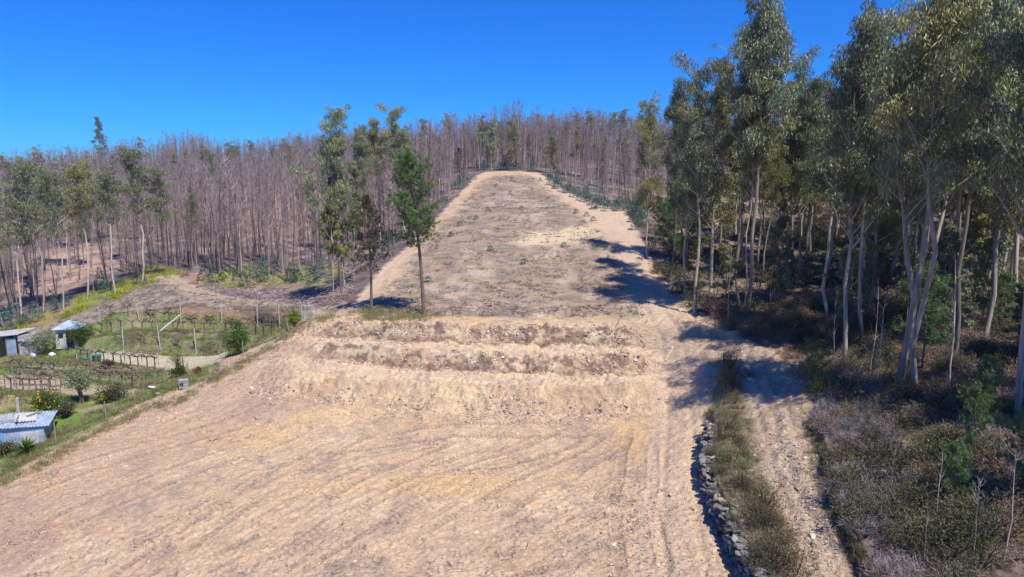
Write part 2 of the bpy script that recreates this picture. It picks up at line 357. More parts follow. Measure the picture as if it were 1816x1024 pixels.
# ------------------------------------------------------------------ ground sheet and its colour zones
def pmask(x, y, poly, soft=.6, amp=.8, sc_=.5, seed=3):
    ins = in_poly(x, y, poly); d, s = poly_dist(x, y, np.vstack([poly, poly[:1]])); d = np.abs(d) * np.where(ins, 1, -1)
    return sstep(-soft, soft, d + amp * (fbm(x * sc_, y * sc_, 4, seed) - .5) * 2)
Z = {k: zone(v) for k, v in dict(
 field=[(-120,905),(0,848),(60,816),(180,750),(250,714),(320,692),(380,668),(405,634),(500,594),(540,566),(620,545),(650,505),(720,440),(770,392),(815,345),(842,314),(858,306),(955,306),(1000,335),(1050,360),(1110,376),(1125,400),(1150,450),(1190,500),(1240,556),(1310,592),(1400,640),(1432,690),(1450,760),(1484,880),(1536,1000),(1560,1060),(1700,1300),(-500,1300)],
 plot=[(640,552),(720,470),(800,385),(850,325),(880,312),(940,312),(990,350),(1060,410),(1090,470),(1110,530),(1150,560),(900,562),(700,560)],
 strip=[(1283,655),(1310,680),(1330,740),(1340,800),(1360,860),(1390,960),(1420,1060),(1330,1060),(1315,960),(1290,900),(1255,840),(1250,760),(1262,700)],
 clay=[(930,412),(1040,402),(1062,415),(1010,432),(935,440),(905,428)],
 sand=[(455,640),(700,664),(1130,690),(1150,740),(1080,748),(850,752),(780,790),(640,760),(560,720),(430,690)],
 sand2=[(880,640),(1170,655),(1170,682),(880,668)],
 ochre=[(570,712),(640,712),(660,735),(600,748),(540,740)],
 garden=[(-300,640),(0,612),(60,606),(165,575),(330,540),(545,545),(500,592),(402,634),(376,668),(320,692),(250,714),(180,750),(60,816),(0,848),(-300,1000)],
 gsoil=[(150,624),(405,626),(396,646),(230,648),(170,640)],
 gsoil2=[(0,668),(110,672),(245,690),(240,700),(110,702),(0,692)],
 gbank=[(165,582),(440,582),(500,588),(420,622),(165,617)],
 gwall=[(150,548),(330,541),(543,547),(530,570),(440,571),(165,576)],
 gdry=[(0,705),(60,708),(60,738),(0,742)],
 gred=[(345,600),(300,650),(280,652)],
 front=[(-200,640),(-60,590),(0,577),(150,525),(280,472),(320,486),(200,535),(140,556),(0,604)],
 front2=[(330,488),(460,470),(600,470),(610,500),(560,512),(480,508),(380,512)],
 slope=[(0,604),(150,556),(290,486),(330,515),(420,530),(600,545),(540,566),(330,541),(150,575),(0,618)],
 pink=[(40,450),(200,430),(230,470),(120,520),(20,530)],
 pink2=[(360,440),(400,370),(470,330),(580,345),(560,430),(470,440)],
).items()}
def mixc(c, k, m): return c * (1 - m[:, None]) + np.array(k)[None] * m[:, None]
def ground_color(x, y, zz):
    r = np.hypot(x, y)
    n1 = fbm(x * .12, y * .12, 4, 101); n2 = fbm(x * .7, y * .7, 4, 102); n3 = fbm(x * 3, y * 3, 3, 103)
    n4 = fbm(x * .35 + 9, y * .35, 4, 104)
    c = np.tile(np.array([.165,.13,.12]), (len(x), 1))
    c = mixc(c, (.33,.24,.205), sstep(.48, .68, n4)); c = mixc(c, (.075,.062,.058), sstep(.5, .72, n2) * .8)
    for z in ('pink', 'pink2'): c = mixc(c, (.46,.31,.23), pmask(x, y, Z[z], 4, 5, .1) * sstep(.3, .6, n2))
    # forest floor right
    fl = sstep(0, 6, x - 14 - np.maximum(0, y - 60) * .12) * (1 - sstep(130, 190, y))
    c = mixc(c, (.19,.14,.10), fl); c = mixc(c, (.36,.25,.18), fl * sstep(.45, .65, n2)); c = mixc(c, (.11,.10,.06), fl * sstep(.5, .7, n4) * .8)
    for z in ('front', 'front2'):
        m = pmask(x, y, Z[z], 1.5, 1.6, .4)
        c = mixc(c, (.25,.27,.07), m * sstep(.35, .6, n2)); c = mixc(c, (.36,.22,.12), m * sstep(.55, .7, n4))
    sl_ = pmask(x, y, Z['slope'], 1, 1, .4); c = mixc(c, (.38,.295,.23), sl_); c = mixc(c, (.21,.165,.14), sl_ * sstep(.42, .6, n2)); c = mixc(c, (.42,.32,.25), sl_ * sstep(.55, .7, n4) * .6)
    c = mixc(c, (.20,.20,.12), pmask(x, y, Z['slope'], 1, 1, .4) * sstep(.5, .7, n2) * .6)
    d, s = poly_dist(x, y, TRK_G); c = mixc(c, (.50,.36,.28), (1 - sstep(.9, 1.9, np.abs(d) + n3)) )
    c = mixc(c, (.27,.27,.13), np.exp(-(d / .5) ** 2) * .7)
    # garden
    g = pmask(x, y, Z['garden'], .4, .5, .8)
    gc = np.tile(np.array([.17,.215,.065]), (len(x), 1)); gc = mixc(gc, (.31,.28,.14), sstep(.42, .62, n2)); gc = mixc(gc, (.16,.24,.055), sstep(.46, .62, n4))
    gc = mixc(gc, (.24,.225,.11), pmask(x, y, Z['gbank'], .5, .6, .6)); gc = mixc(gc, (.14,.12,.075), pmask(x, y, Z['gbank'], .5, .6, .6) * sstep(.5, .65, n2))
    gc = mixc(gc, (.33,.20,.14), pmask(x, y, Z['gwall'], .4, .4, .6)); gc = mixc(gc, (.15,.11,.09), pmask(x, y, Z['gwall'], .4, .4, .6) * sstep(.42, .6, n2))
    gc = mixc(gc, (.50,.43,.29), pmask(x, y, Z['gsoil'], .4, .5, .6)); gc = mixc(gc, (.40,.32,.22), pmask(x, y, Z['gsoil2'], .4, .5, .6))
    gc = mixc(gc, (.30,.26,.13), pmask(x, y, Z['gdry'], .4, .5, .6))
    c = c * (1 - g[:, None]) + gc * g[:, None]
    # cleared field
    f = pmask(x, y, Z['field'], .35, .6, .9)
    u = x * .65 + y * .76; w = -x * .76 + y * .65
    st = fbm(u * .25, w * 1.8, 4, 110)
    fc = np.tile(np.array([.56,.395,.25]), (len(x), 1))
    fc = mixc(fc, (.46,.305,.20), sstep(.45, .70, n1) * .7); fc = mixc(fc, (.34,.25,.195), sstep(.54, .72, st) * .4 * sstep(.35, .6, n4)); fc = mixc(fc, (.30,.23,.185), sstep(.58, .68, fbm(x * 1.8, y * 1.8, 4, 111)) * .6 * sstep(.40, .6, n2))
    fc = mixc(fc, (.63,.465,.30), sstep(.50, .70, n4) * .7); fc = mixc(fc, (.36,.27,.205), sstep(.56, .7, n2) * .45); fc = mixc(fc, (.62,.41,.20), sstep(.60, .72, fbm(x * .25 + 40, y * .25, 4, 112)) * .6)
    edge = sstep(-14, -20, x - (y - 48) * .45) * (y < 58)
    fc = mixc(fc, (.43,.29,.20), edge * .55)
    fc = mixc(fc, (.585,.435,.275), pmask(x, y, Z['sand'], 1.2, 2, .4) * sstep(.40, .62, n4) * .85)
    fc = mixc(fc, (.40,.285,.20), pmask(x, y, Z['sand'], 1.2, 2, .4) * sstep(.5, .66, fbm(x * 1.6, y * .8, 4, 122)) * .6); fc = mixc(fc, (.60,.46,.27), pmask(x, y, Z['sand2'], .5, 1, .6) * .7)
    fc = mixc(fc, (.62,.44,.24), pmask(x, y, Z['ochre'], 1, 1.2, .5) * .7)
    # weathered faces of the banks: dark roots and clay
    m1 = sstep(-19, -15, x) * (1 - sstep(9.5, 12.5, x)); y0 = np.interp(x, Y0L[:, 0], Y0L[:, 1]); y1 = np.interp(x, Y1L[:, 0], Y1L[:, 1]); v = (y - y0) / (y1 - y0)
    v = v - .10 * sstep(6, -16, x) * np.sin(np.clip(v, 0, 1) * math.pi); hz = zz * 2.6 + y * .8
    for a, b, k in ((.42, .51, .0), (.76, .86, .12)):
        m = m1 * sstep(a - .02, a, v) * (1 - sstep(b - .01, b + .01, v)); rt = sstep(-6, 6, x) * k
        fc = mixc(fc, (.46,.32,.20), m * .6); fc = mixc(fc, (.19,.13,.10), m * sstep(.47 - rt, .56 - rt, fbm(x * 2.0, hz, 4, 120)) * .85); fc = mixc(fc, (.62,.49,.33), m * sstep(.56, .64, fbm(x * 1.3, hz * .8, 4, 121)) * .8)
        fc = mixc(fc, (.25,.15,.085), m1 * np.exp(-((v - a) / .014) ** 2) * .7 * sstep(.35, .55, fbm(x * .5, y * 0 + a, 2, 123)))
    m = m1 * sstep(.0, .03, v) * (1 - sstep(.14, .16, v)); fc = mixc(fc, (.64,.48,.29), m * .7 * sstep(.35, .55, n4)); fc = mixc(fc, (.42,.29,.19), m * sstep(.5, .6, fbm(x * 2.2, hz * .5, 4, 124)) * .6)
    for a, b in ((.16, .40), (.53, .75)):
        m = m1 * sstep(a, a + .02, v) * (1 - sstep(b - .02, b, v)); fc = mixc(fc, (.64,.49,.34), m * .55)
    for line in MACH:
        d, s = poly_dist(x, y, line); dd = np.abs(np.abs(d + .5 * (fbm(x * .15, y * .15, 2, 66) - .5)) - .95)
        fc = mixc(fc, (.33,.235,.17), (dd < .27) * .85 * sstep(.33, .45, fbm(x * .3, y * .3, 3, 67)) * (.6 + .4 * np.sin(s * 420)))
    p = pmask(x, y, Z['plot'], 1.2, 1.8, .4)
    lit = fbm(x * .8, y * 1.6, 4, 130)
    pc = np.tile(np.array([.38,.275,.20]), (len(x), 1)); pc = mixc(pc, (.25,.195,.16), sstep(.42, .62, lit) * .9); pc = mixc(pc, (.50,.38,.29), sstep(.55, .75, n4) * .8)
    pc = mixc(pc, (.24,.24,.11), sstep(.55, .72, n2) * .35)
    fc = fc * (1 - p[:, None]) + pc * p[:, None]
    fc = mixc(fc, (.60,.47,.31), pmask(x, y, Z['clay'], 1.2, 1.6, .5))
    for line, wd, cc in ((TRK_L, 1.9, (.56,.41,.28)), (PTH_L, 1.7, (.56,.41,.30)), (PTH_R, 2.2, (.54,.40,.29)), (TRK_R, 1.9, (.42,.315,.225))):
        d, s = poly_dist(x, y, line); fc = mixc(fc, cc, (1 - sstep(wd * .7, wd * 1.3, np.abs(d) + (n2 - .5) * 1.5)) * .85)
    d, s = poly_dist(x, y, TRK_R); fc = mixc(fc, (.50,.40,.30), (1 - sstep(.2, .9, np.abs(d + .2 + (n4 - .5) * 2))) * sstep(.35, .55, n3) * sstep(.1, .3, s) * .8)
    sm = pmask(x, y, Z['strip'], .3, .4, 1.0); fc = mixc(fc, (.22,.185,.12), sm); fc = mixc(fc, (.13,.12,.065), sm * sstep(.45, .6, n2))
    c = c * (1 - f[:, None]) + fc * f[:, None]
    d, s = poly_dist(x, y, CUT); c = mixc(c, (.20,.135,.095), np.exp(-((d - .05) / .35) ** 2) * .85 * sstep(0, .1, s))
    d2 = (fbm(x * 6, y * 6, 2, 140) - .5); c = c * (1 + .22 * d2 * (r < 90))[:, None]
    return np.clip(c, .02, .9), f, g
def mat_ground():
    m, nt, n, l, b = newmat('soil')
    a = n.new('ShaderNodeAttribute'); a.attribute_name = 'Col'
    ge = n.new('ShaderNodeNewGeometry')
    def noise(scale, det=6, ro=.7, vec=None):
        x = n.new('ShaderNodeTexNoise'); x.inputs['Scale'].default_value = scale; x.inputs['Detail'].default_value = det; x.inputs['Roughness'].default_value = ro
        l.new(vec or ge.outputs['Position'], x.inputs['Vector']); return x
    mp = n.new('ShaderNodeMapping'); mp.inputs['Rotation'].default_value = (0, 0, -math.atan2(.76, .65)); mp.inputs['Scale'].default_value = (.5, 2.2, 1)
    l.new(ge.outputs['Position'], mp.inputs[0])
    n1 = noise(5.0); n2 = noise(1.6, 6, .7, mp.outputs[0]); n3 = noise(22, 3, .6)
    def mul(col, f, lo, hi, a0=.3, a1=.7):
        mr = n.new('ShaderNodeMapRange'); mr.inputs['From Min'].default_value = a0; mr.inputs['From Max'].default_value = a1
        mr.inputs['To Min'].default_value = lo; mr.inputs['To Max'].default_value = hi; l.new(f, mr.inputs['Value'])
        v = n.new('ShaderNodeVectorMath'); v.operation = 'SCALE'; l.new(col, v.inputs[0]); l.new(mr.outputs[0], v.inputs['Scale']); return v.outputs[0]
    c = mul(a.outputs['Color'], n1.outputs['Fac'], .72, 1.24); c = mul(c, n2.outputs['Fac'], .88, 1.10); c = mul(c, n3.outputs['Fac'], .76, 1.2)
    # small dark crumbs and pale chips
    vo = n.new('ShaderNodeTexVoronoi'); vo.inputs['Scale'].default_value = 5.5; l.new(ge.outputs['Position'], vo.inputs['Vector'])
    vr = n.new('ShaderNodeMath'); vr.operation = 'LESS_THAN'; vr.inputs[1].default_value = .20; l.new(vo.outputs['Distance'], vr.inputs[0])
    sep = n.new('ShaderNodeSeparateColor'); l.new(vo.outputs['Color'], sep.inputs[0])
    g1 = n.new('ShaderNodeMath'); g1.operation = 'GREATER_THAN'; g1.inputs[1].default_value = .60; l.new(sep.outputs[0], g1.inputs[0])
    g2 = n.new('ShaderNodeMath'); g2.operation = 'MULTIPLY'; l.new(vr.outputs[0], g2.inputs[0]); l.new(g1.outputs[0], g2.inputs[1])
    vm = n.new('ShaderNodeVectorMath'); vm.operation = 'SCALE'; l.new(c, vm.inputs[0]); vm.inputs['Scale'].default_value = .55
    mx = n.new('ShaderNodeMix'); mx.data_type = 'RGBA'; l.new(g2.outputs[0], mx.inputs[0]); l.new(c, mx.inputs[6]); l.new(vm.outputs[0], mx.inputs[7])
    v2 = n.new('ShaderNodeTexVoronoi'); v2.inputs['Scale'].default_value = 9.0; l.new(ge.outputs['Position'], v2.inputs['Vector'])
    q = n.new('ShaderNodeMath'); q.operation = 'LESS_THAN'; q.inputs[1].default_value = .26; l.new(v2.outputs['Distance'], q.inputs[0]); s2 = n.new('ShaderNodeSeparateColor'); l.new(v2.outputs['Color'], s2.inputs[0])
    g3 = n.new('ShaderNodeMath'); g3.operation = 'GREATER_THAN'; g3.inputs[1].default_value = .74; l.new(s2.outputs[1], g3.inputs[0]); g4 = n.new('ShaderNodeMath'); g4.operation = 'MULTIPLY'; l.new(q.outputs[0], g4.inputs[0]); l.new(g3.outputs[0], g4.inputs[1])
    vk = n.new('ShaderNodeVectorMath'); vk.operation = 'SCALE'; l.new(c, vk.inputs[0]); vk.inputs['Scale'].default_value = 1.28
    m2 = n.new('ShaderNodeMix'); m2.data_type = 'RGBA'; l.new(g4.outputs[0], m2.inputs[0]); l.new(mx.outputs[2], m2.inputs[6]); l.new(vk.outputs[0], m2.inputs[7])
    l.new(m2.outputs[2], b.inputs['Base Color']); b.inputs['Roughness'].default_value = .95; b.inputs['Specular IOR Level'].default_value = .1
    bp = n.new('ShaderNodeBump'); bp.inputs['Strength'].default_value = 1; bp.inputs['Distance'].default_value = .10
    ad = n.new('ShaderNodeMath'); ad.operation = 'ADD'; l.new(n1.outputs['Fac'], ad.inputs[0]); l.new(n2.outputs['Fac'], ad.inputs[1])
    l.new(ad.outputs[0], bp.inputs['Height']); l.new(bp.outputs[0], b.inputs['Normal'])
    return m
M_SOIL = mat_ground()
def build_ground():
    r1 = np.concatenate([np.exp(np.arange(math.log(18), math.log(44), .0026)), np.exp(np.arange(math.log(44.1), math.log(64), .0014)), np.exp(np.arange(math.log(64.1), math.log(75), .003))]); r2 = np.exp(np.arange(math.log(75.3), math.log(420), .0075))
    r3 = np.array([430, 460, 520, 620, 800, 1200, 2000, 3500.]); r0 = np.array([.5, 3, 6, 9, 11.5, 13.5, 15, 16.2, 17.2])
    rr = np.concatenate([r0, r1, r2, r3])
    a = np.concatenate([np.linspace(-180, -48, 34)[:-1], np.linspace(-48, -39, 30)[:-1], np.linspace(-39, 39, 800)[:-1], np.linspace(39, 48, 30)[:-1], np.linspace(48, 180, 34)])
    A, RR = np.meshgrid(np.radians(a), rr); x = (RR * np.sin(A)).ravel(); y = (RR * np.cos(A)).ravel()
    z = height(x, y, True); col, f, g = ground_color(x, y, z)
    nr, na = A.shape; idx = np.arange(nr * na).reshape(nr, na)
    q = np.stack([idx[:-1, :-1], idx[1:, :-1], idx[1:, 1:], idx[:-1, 1:]], -1).reshape(-1, 4)[:, ::-1]
    xc = x[q].mean(1); yc = y[q].mean(1); cls = np.zeros(len(q), int)
    cls[(f[q].mean(1) > .5)] = 1; cls[(g[q].mean(1) > .5) & (cls == 0)] = 2
    m = (yc > 15) & (yc < 62)
    d, s = poly_dist(xc, yc, TRK_R); cls[m & (np.abs(d) < 1.9)] = 3
    V = np.stack([x, y, z], -1)
    for k, name in ((0, 'hillside_ground'), (1, 'cleared_field'), (2, 'garden_ground'), (3, 'dirt_track')):
        fs = q[cls == k]; used, inv = np.unique(fs, return_inverse=True); mb = MB(); mb.add(V[used], inv.reshape(-1, 4))
        me = mb.mesh(name, M_SOIL, True)
        ca = me.color_attributes.new('Col', 'FLOAT_COLOR', 'POINT'); cc = np.ones((len(used), 4), np.float32); cc[:, :3] = col[used]
        ca.data.foreach_set('color', cc.ravel()); o = link(bpy.data.objects.new(name, me)); o['kind'] = 'structure'
build_ground()

# ------------------------------------------------------------------ plants: one mesh of each kind, shared by its copies
def euc_parts(seed, n_limb=34, per=110, cb=.30, wid=3.0, lw=.058, ll=.29, lean=0.0, fork=False, trunk_r=.125, bare_top=0):
    """a 20 m eucalyptus: returns trunk mesh builder and crown mesh builder"""
    rg = np.random.default_rng(seed); H = 20.0; T = MB(); C = MB()
    t = np.linspace(0, 1, 9); wx = np.cumsum(rg.normal(0, .22, 9)); wy = np.cumsum(rg.normal(0, .22, 9)); wx -= wx[0]; wy -= wy[0]
    P = np.stack([wx + lean * H * t, wy, H * t * .97 - .4 * (t == 0)], -1); rad = trunk_r * (1 - t) ** .8 + .025
    T.tube(P, rad, 8, rg.random())
    stems = [(P, rad)]
    if fork:
        b = P[2]; az = rg.uniform(0, 6.28); t2 = np.linspace(0, 1, 7)
        Q = b + np.stack([np.cos(az) * 2.6 * t2 ** .7, np.sin(az) * 2.6 * t2 ** .7, H * .68 * t2], -1); T.tube(Q, rad[2] * .75 * (1 - t2) ** .8 + .02, 6, rg.random()); stems.append((Q, None))
    cl = []; az = rg.uniform(0, 6.28)
    for k in range(n_limb):
        u = cb + (1 - cb) * (k + rg.random()) / n_limb; az += 2.4 + rg.normal(0, .3)
        P0, _ = stems[k % len(stems)]; tt = u if len(stems) == 1 or k % 2 == 0 else max(0, (u - .25) / .75)
        i = min(int(tt * (len(P0) - 1)), len(P0) - 2); fr = tt * (len(P0) - 1) - i; s0 = P0[i] * (1 - fr) + P0[i+1] * fr
        prof = math.sin(min(1, (u - cb) / (1 - cb) * 1.15 + .18) * math.pi) ** .7 if u < .97 else .35
        L = wid * (.35 + .65 * prof) * rg.uniform(.55, 1.2); el = rg.uniform(.45, 1.0)
        d = np.array([math.cos(az) * math.cos(el), math.sin(az) * math.cos(el), math.sin(el)])
        q = np.linspace(0, 1, 5)[:, None]; path = s0 + d * L * q + np.array([0, 0, 1.0]) * (q ** 2) * L * .15 + rg.normal(0, .1, (5, 3)) * q
        T.tube(path, np.linspace(.065, .015, 5) * (1.4 - .7 * u), 4, rg.random(), cap=False)
        for m in range(rg.integers(3, 6)):
            f = rg.uniform(.35, 1.05); j = min(int(f * 4), 3); pp = path[j] + (path[min(j+1, 4)] - path[j]) * (f * 4 - j)
            e = pp + rg.normal(0, .38, 3) * np.array([1, 1, .7]) + np.array([0, 0, .15])
            T.tube(np.array([pp, (pp + e) / 2 + [0, 0, .1], e]), [.02, .014, .008], 3, rg.random(), cap=False)
            cl.append((e, rg.choice([.28, .45, .6, .85]) * rg.uniform(.85, 1.1), 1.0))
    for e, rr, shade in cl:
        n = int(per * rr * rr / .34); 
        off = rg.normal(0, 1, (n, 3)); off = unit(off) * (rg.random((n, 1)) ** .45) * np.array([rr, rr, rr * .85])
        D = rg.normal(0, .42, (n, 3)) + np.array([0, 0, -1.0]) + off * .3
        r = np.clip(rg.normal(.48, .2, n) + (rg.random() - .5) * .35, 0, 1)
        leaves(C, e + off + [0, 0, .12], D, ll * rg.uniform(.6, 1.3, n), lw * rg.uniform(.7, 1.3, n), r, rg)
    return T, C
def pine_parts(seed, H=15.0, cb=.5, wid=2.4, n_br=46, tufts=14, nl=.30, nn=22, trunk_r=.2, lean=0, round_=True, nw=.022):
    rg = np.random.default_rng(seed); T = MB(); C = MB(); t = np.linspace(0, 1, 8)
    P = np.stack([lean * H * t + .15 * np.sin(t * 5), .12 * np.sin(t * 4 + 1), H * t * .98 - .3 * (t == 0)], -1); T.tube(P, trunk_r * (1 - t) ** .7 + .02, 8, .5)
    az = 0; cs = []; ds = []
    for k in range(n_br):
        u = cb + (1 - cb) * (k + .5 * rg.random()) / n_br; az += 2.4 + rg.normal(0, .25); i = min(int(u * 7), 6); s0 = P[i] + (P[i+1] - P[i]) * (u * 7 - i)
        v = (u - cb) / (1 - cb); prof = (math.sin(min(1, v * .82 + .2) * math.pi) ** .6) if round_ else (1 - v) ** .8 * .9 + .08
        L = wid * prof * rg.uniform(.55, 1.2); el = rg.uniform(-.15, .5) + v * .7
        d = np.array([math.cos(az) * math.cos(el), math.sin(az) * math.cos(el), math.sin(el)]); q = np.linspace(0, 1, 5)[:, None]
        path = s0 + d * L * q + np.array([0, 0, 1.]) * q ** 2 * L * .18; T.tube(path, np.linspace(.045, .012, 5) * trunk_r / .2, 4, .4, cap=False)
        for m in range(max(3, int(tufts * (.4 + prof * .8)))):
            f = rg.uniform(.3, 1.03); j = min(int(f * 4), 3); pp = path[j] + (path[min(j+1, 4)] - path[j]) * (f * 4 - j)
            e = pp + rg.normal(0, .15, 3) * (.4 + prof) * wid / 2.4 * 1.3 + [0, 0, .08]; cs.append(e); ds.append(unit(d * .6 + rg.normal(0, .4, 3) + [0, 0, .7]))
    cs = np.array(cs); ds = np.array(ds); n = len(cs)
    Cc = np.repeat(cs, nn, 0); Dd = np.repeat(ds, nn, 0) * .55 + unit(rg.normal(size=(n * nn, 3))) * .85
    r = np.clip(np.repeat(rg.normal(.5, .2, n), nn) + rg.normal(0, .1, n * nn), 0, 1)
    needles(C, Cc + np.repeat(ds, nn, 0) * rg.uniform(0, .2, (n * nn, 1)), Dd, nl * rg.uniform(.7, 1.15, n * nn), nw, r, rg)
    return T, C
def dead_parts(seed, H=14.0, nb=34, ntw=5, rad=.10, wid=1.0, k=4, tw=.016):
    """fire-killed thin tree: stem, and a narrow broom of upright twigs"""
    rg = np.random.default_rng(seed); T = MB(); C = MB(); t = np.linspace(0, 1, 6)
    P = np.stack([np.cumsum(rg.normal(0, .10, 6)), np.cumsum(rg.normal(0, .10, 6)), H * t - .4 * (t == 0)], -1)
    T.tube(P, rad * (1 - t) ** .8 + .012, k, rg.uniform(.2, .9), cap=False)
    S = []; D = []; LL = []
    for b in range(nb):
        u = rg.uniform(.22, 1) ** .8; i = min(int(u * 5), 4); s0 = P[i] + (P[i+1] - P[i]) * (u * 5 - i); az = rg.uniform(0, 6.28); el = rg.uniform(.5, 1.25)
        L = wid * rg.uniform(.5, 1.6) * (1.25 - u * .6); d = np.array([math.cos(az) * math.cos(el), math.sin(az) * math.cos(el), math.sin(el)])
        e = s0 + d * L + [0, 0, L * .25]; C.tube(np.array([s0, s0 + d * L * .5, e]), [.02, .013, .006], 3, rg.uniform(.2, .8), cap=False)
        for _ in range(ntw): S.append(s0 + (e - s0) * rg.uniform(.25, 1)); D.append(d * .5 + rg.normal(0, .4, 3) + [0, 0, .55]); LL.append(rg.uniform(.35, .9))
    needles(C, np.array(S), np.array(D), np.array(LL), tw, rg.uniform(0, 1, len(S)), rg)
    return T, C
def bush_mb(seed, n=420, R_=.7, H=.8, L=.22, W=.03, up=.5, stems=8, stem_r=.5):
    rg = np.random.default_rng(seed); B = MB()
    for k in range(stems):
        az = rg.uniform(0, 6.28); e = np.array([math.cos(az) * R_ * .6, math.sin(az) * R_ * .6, H * rg.uniform(.5, .9)]) * rg.uniform(.6, 1.1)
        B.tube(np.array([[0, 0, -.1], e * .5 + rg.normal(0, .05, 3), e]), [.022, .015, .006], 3, .2, cap=False, mi=0)
    nc = max(14, n // 22); cc = unit(rg.normal(size=(nc, 3)) * [1, 1, .7] + [0, 0, .35]) * rg.uniform(.35, 1.0, (nc, 1)) * [R_, R_, H]; cc[:, 2] = np.abs(cc[:, 2]) * .95 + .06 * H
    ci = rg.integers(0, nc, n); C = cc[ci] + rg.normal(0, .085, (n, 3)) * [R_ / .7, R_ / .7, H / .8]; C[:, 2] = np.abs(C[:, 2])
    D = unit(cc[ci] * [1, 1, .8]) * .6 + rg.normal(0, .6, (n, 3)) + [0, 0, up * .6]
    leaves(B, C, D, L * rg.uniform(.5, 1.3, n), W, np.clip(rg.normal(.5, .18, n) + (rg.random(nc)[ci] - .5) * .5, 0, 1), rg); return B
def sapling_mb(seed, H=1.7, R_=.55, n=260):
    rg = np.random.default_rng(seed); B = MB(); B.tube([[0,0,-.1],[.03,0,H*.5],[0,.04,H]], [.03,.02,.006], 4, .1, cap=False)
    u = rg.random(n) ** .8; az = rg.uniform(0, 6.28, n); rr = R_ * (1.05 - u) * np.sqrt(rg.random(n)) + .05
    C = np.stack([np.cos(az) * rr, np.sin(az) * rr, .05 + u * H], -1); D = np.stack([np.cos(az), np.sin(az), rg.uniform(-.3, .7, n)], -1)
    leaves(B, C, D, .17 * rg.uniform(.6, 1.3, n), .085, np.clip(rg.normal(.5, .25, n), 0, 1), rg); return B
def tuft_mb(seed, n=40, L=.3, W=.02, sp=.15):
    rg = np.random.default_rng(seed); B = MB(); C = np.concatenate([rg.normal(0, sp, (n, 2)), np.zeros((n, 1)) - .02], 1)
    needles(B, C, rg.normal(0, .45, (n, 3)) * [1, 1, .2] + [0, 0, 1], L * rg.uniform(.5, 1.2, n), W, rg.random(n), rg); return B
def rock_mb(seed, sub=1, r=None):
    rg = np.random.default_rng(seed); import bmesh
    bm = bmesh.new(); bmesh.ops.create_icosphere(bm, subdivisions=sub, radius=.5)
    v = np.array([p.co[:] for p in bm.verts]); f = np.array([[q.index for q in g.verts] for g in bm.faces]); bm.free()
    for _ in range(7):
        nrm = unit(rg.normal(size=3)); dd = v @ nrm; lim = rg.uniform(.2, .36); v = v - np.maximum(dd - lim, 0)[:, None] * nrm
    v = v * (1 + rg.normal(0, .04, (len(v), 1))) * rg.uniform(.65, 1.15, 3) * [1, 1, .75]
    B = MB(); B.add(v, f, rg.random() if r is None else r); return B
class Kind:
    """a plant kind: named part meshes that every copy shares"""
    def __init__(s, name, parts, cat, H): s.name = name; s.parts = parts; s.cat = cat; s.H = H
def kind(name, tc, mt, mc, cat, H, crown='crown'):
    T, C = tc; return Kind(name, [('trunk', T.mesh(name + '_trunk', mt, True)), (crown, C.mesh(name + '_' + crown, mc))], cat, H)
def plant(K, p, H, label, group=None, rz=None, wide=1.0, cat=None, lean=None, rg=rng):
    o = link(bpy.data.objects.new(K.name, None)); o.empty_display_size = .5; o.location = p; s = H / K.H
    o.scale = (s * wide, s * wide, s); o.rotation_euler = (lean[0] if lean else 0, lean[1] if lean else 0, rg.uniform(0, 6.28) if rz is None else rz)
    tag(o, label, cat or K.cat, group)
    for n, me in K.parts: link(bpy.data.objects.new(n, me), o)
    return o
def top_height(p, py):
    """height of something standing at p whose top is seen at photo row py"""
    d = ray(908, py); zc = p[1]; return CAM[2] + (d[2] / d[1]) * zc - p[2]
def scatter(mbs, mats, name, P, S, label, cat, tilt=.12, rg=rng, flat=None):
    """many copies merged into ONE uncountable object"""
    out = MB(); base = [(np.concatenate(m.v), m) for m in mbs]; P = np.asarray(P); S = np.broadcast_to(np.asarray(S, float).reshape(len(S), -1) if np.ndim(S) else S, (len(P), 1 if np.ndim(S) < 2 else 3))
    ch = rg.integers(0, len(mbs), len(P))
    for k, (v, m) in enumerate(base):
        i = np.where(ch == k)[0]
        if len(i) == 0: continue
        a = rg.uniform(0, 6.28, len(i)); ca, sa = np.cos(a)[:, None], np.sin(a)[:, None]; tx = rg.normal(0, tilt, (len(i), 2))
        vv = v[None] * S[i][:, None, :]; x = vv[..., 0] * ca - vv[..., 1] * sa; y = vv[..., 0] * sa + vv[..., 1] * ca; z = vv[..., 2]
        x = x + z * tx[:, :1]; y = y + z * tx[:, 1:]
        V = np.stack([x, y, z], -1) + P[i][:, None, :]; nv = len(v)
        for f, r in zip(m.f, m.r):
            F_ = (f[None] + (np.arange(len(i)) * nv)[:, None, None]).reshape(-1, f.shape[1])
            rr = np.clip(np.broadcast_to(r, (len(i), len(f))) + rg.normal(0, .12, (len(i), 1)), 0, 1).ravel()
            out.f.append((F_ + out.n).astype(np.int32)); out.r.append(rr.astype(np.float32)); out.m.append(np.zeros(len(F_), np.int32))
        out.v.append(V.reshape(-1, 3).astype(np.float32)); out.n += nv * len(i)
    o = out.obj(name, mats); tag(o, label, cat, kind='stuff'); return o
def onground(x, y, dz=0): return np.stack([x, y, height(x, y, True) + dz], -1)
def spt(px, py): p = G(px, py); return (p[0], p[1], height(p[:1], p[1:2], True)[0] - .03)

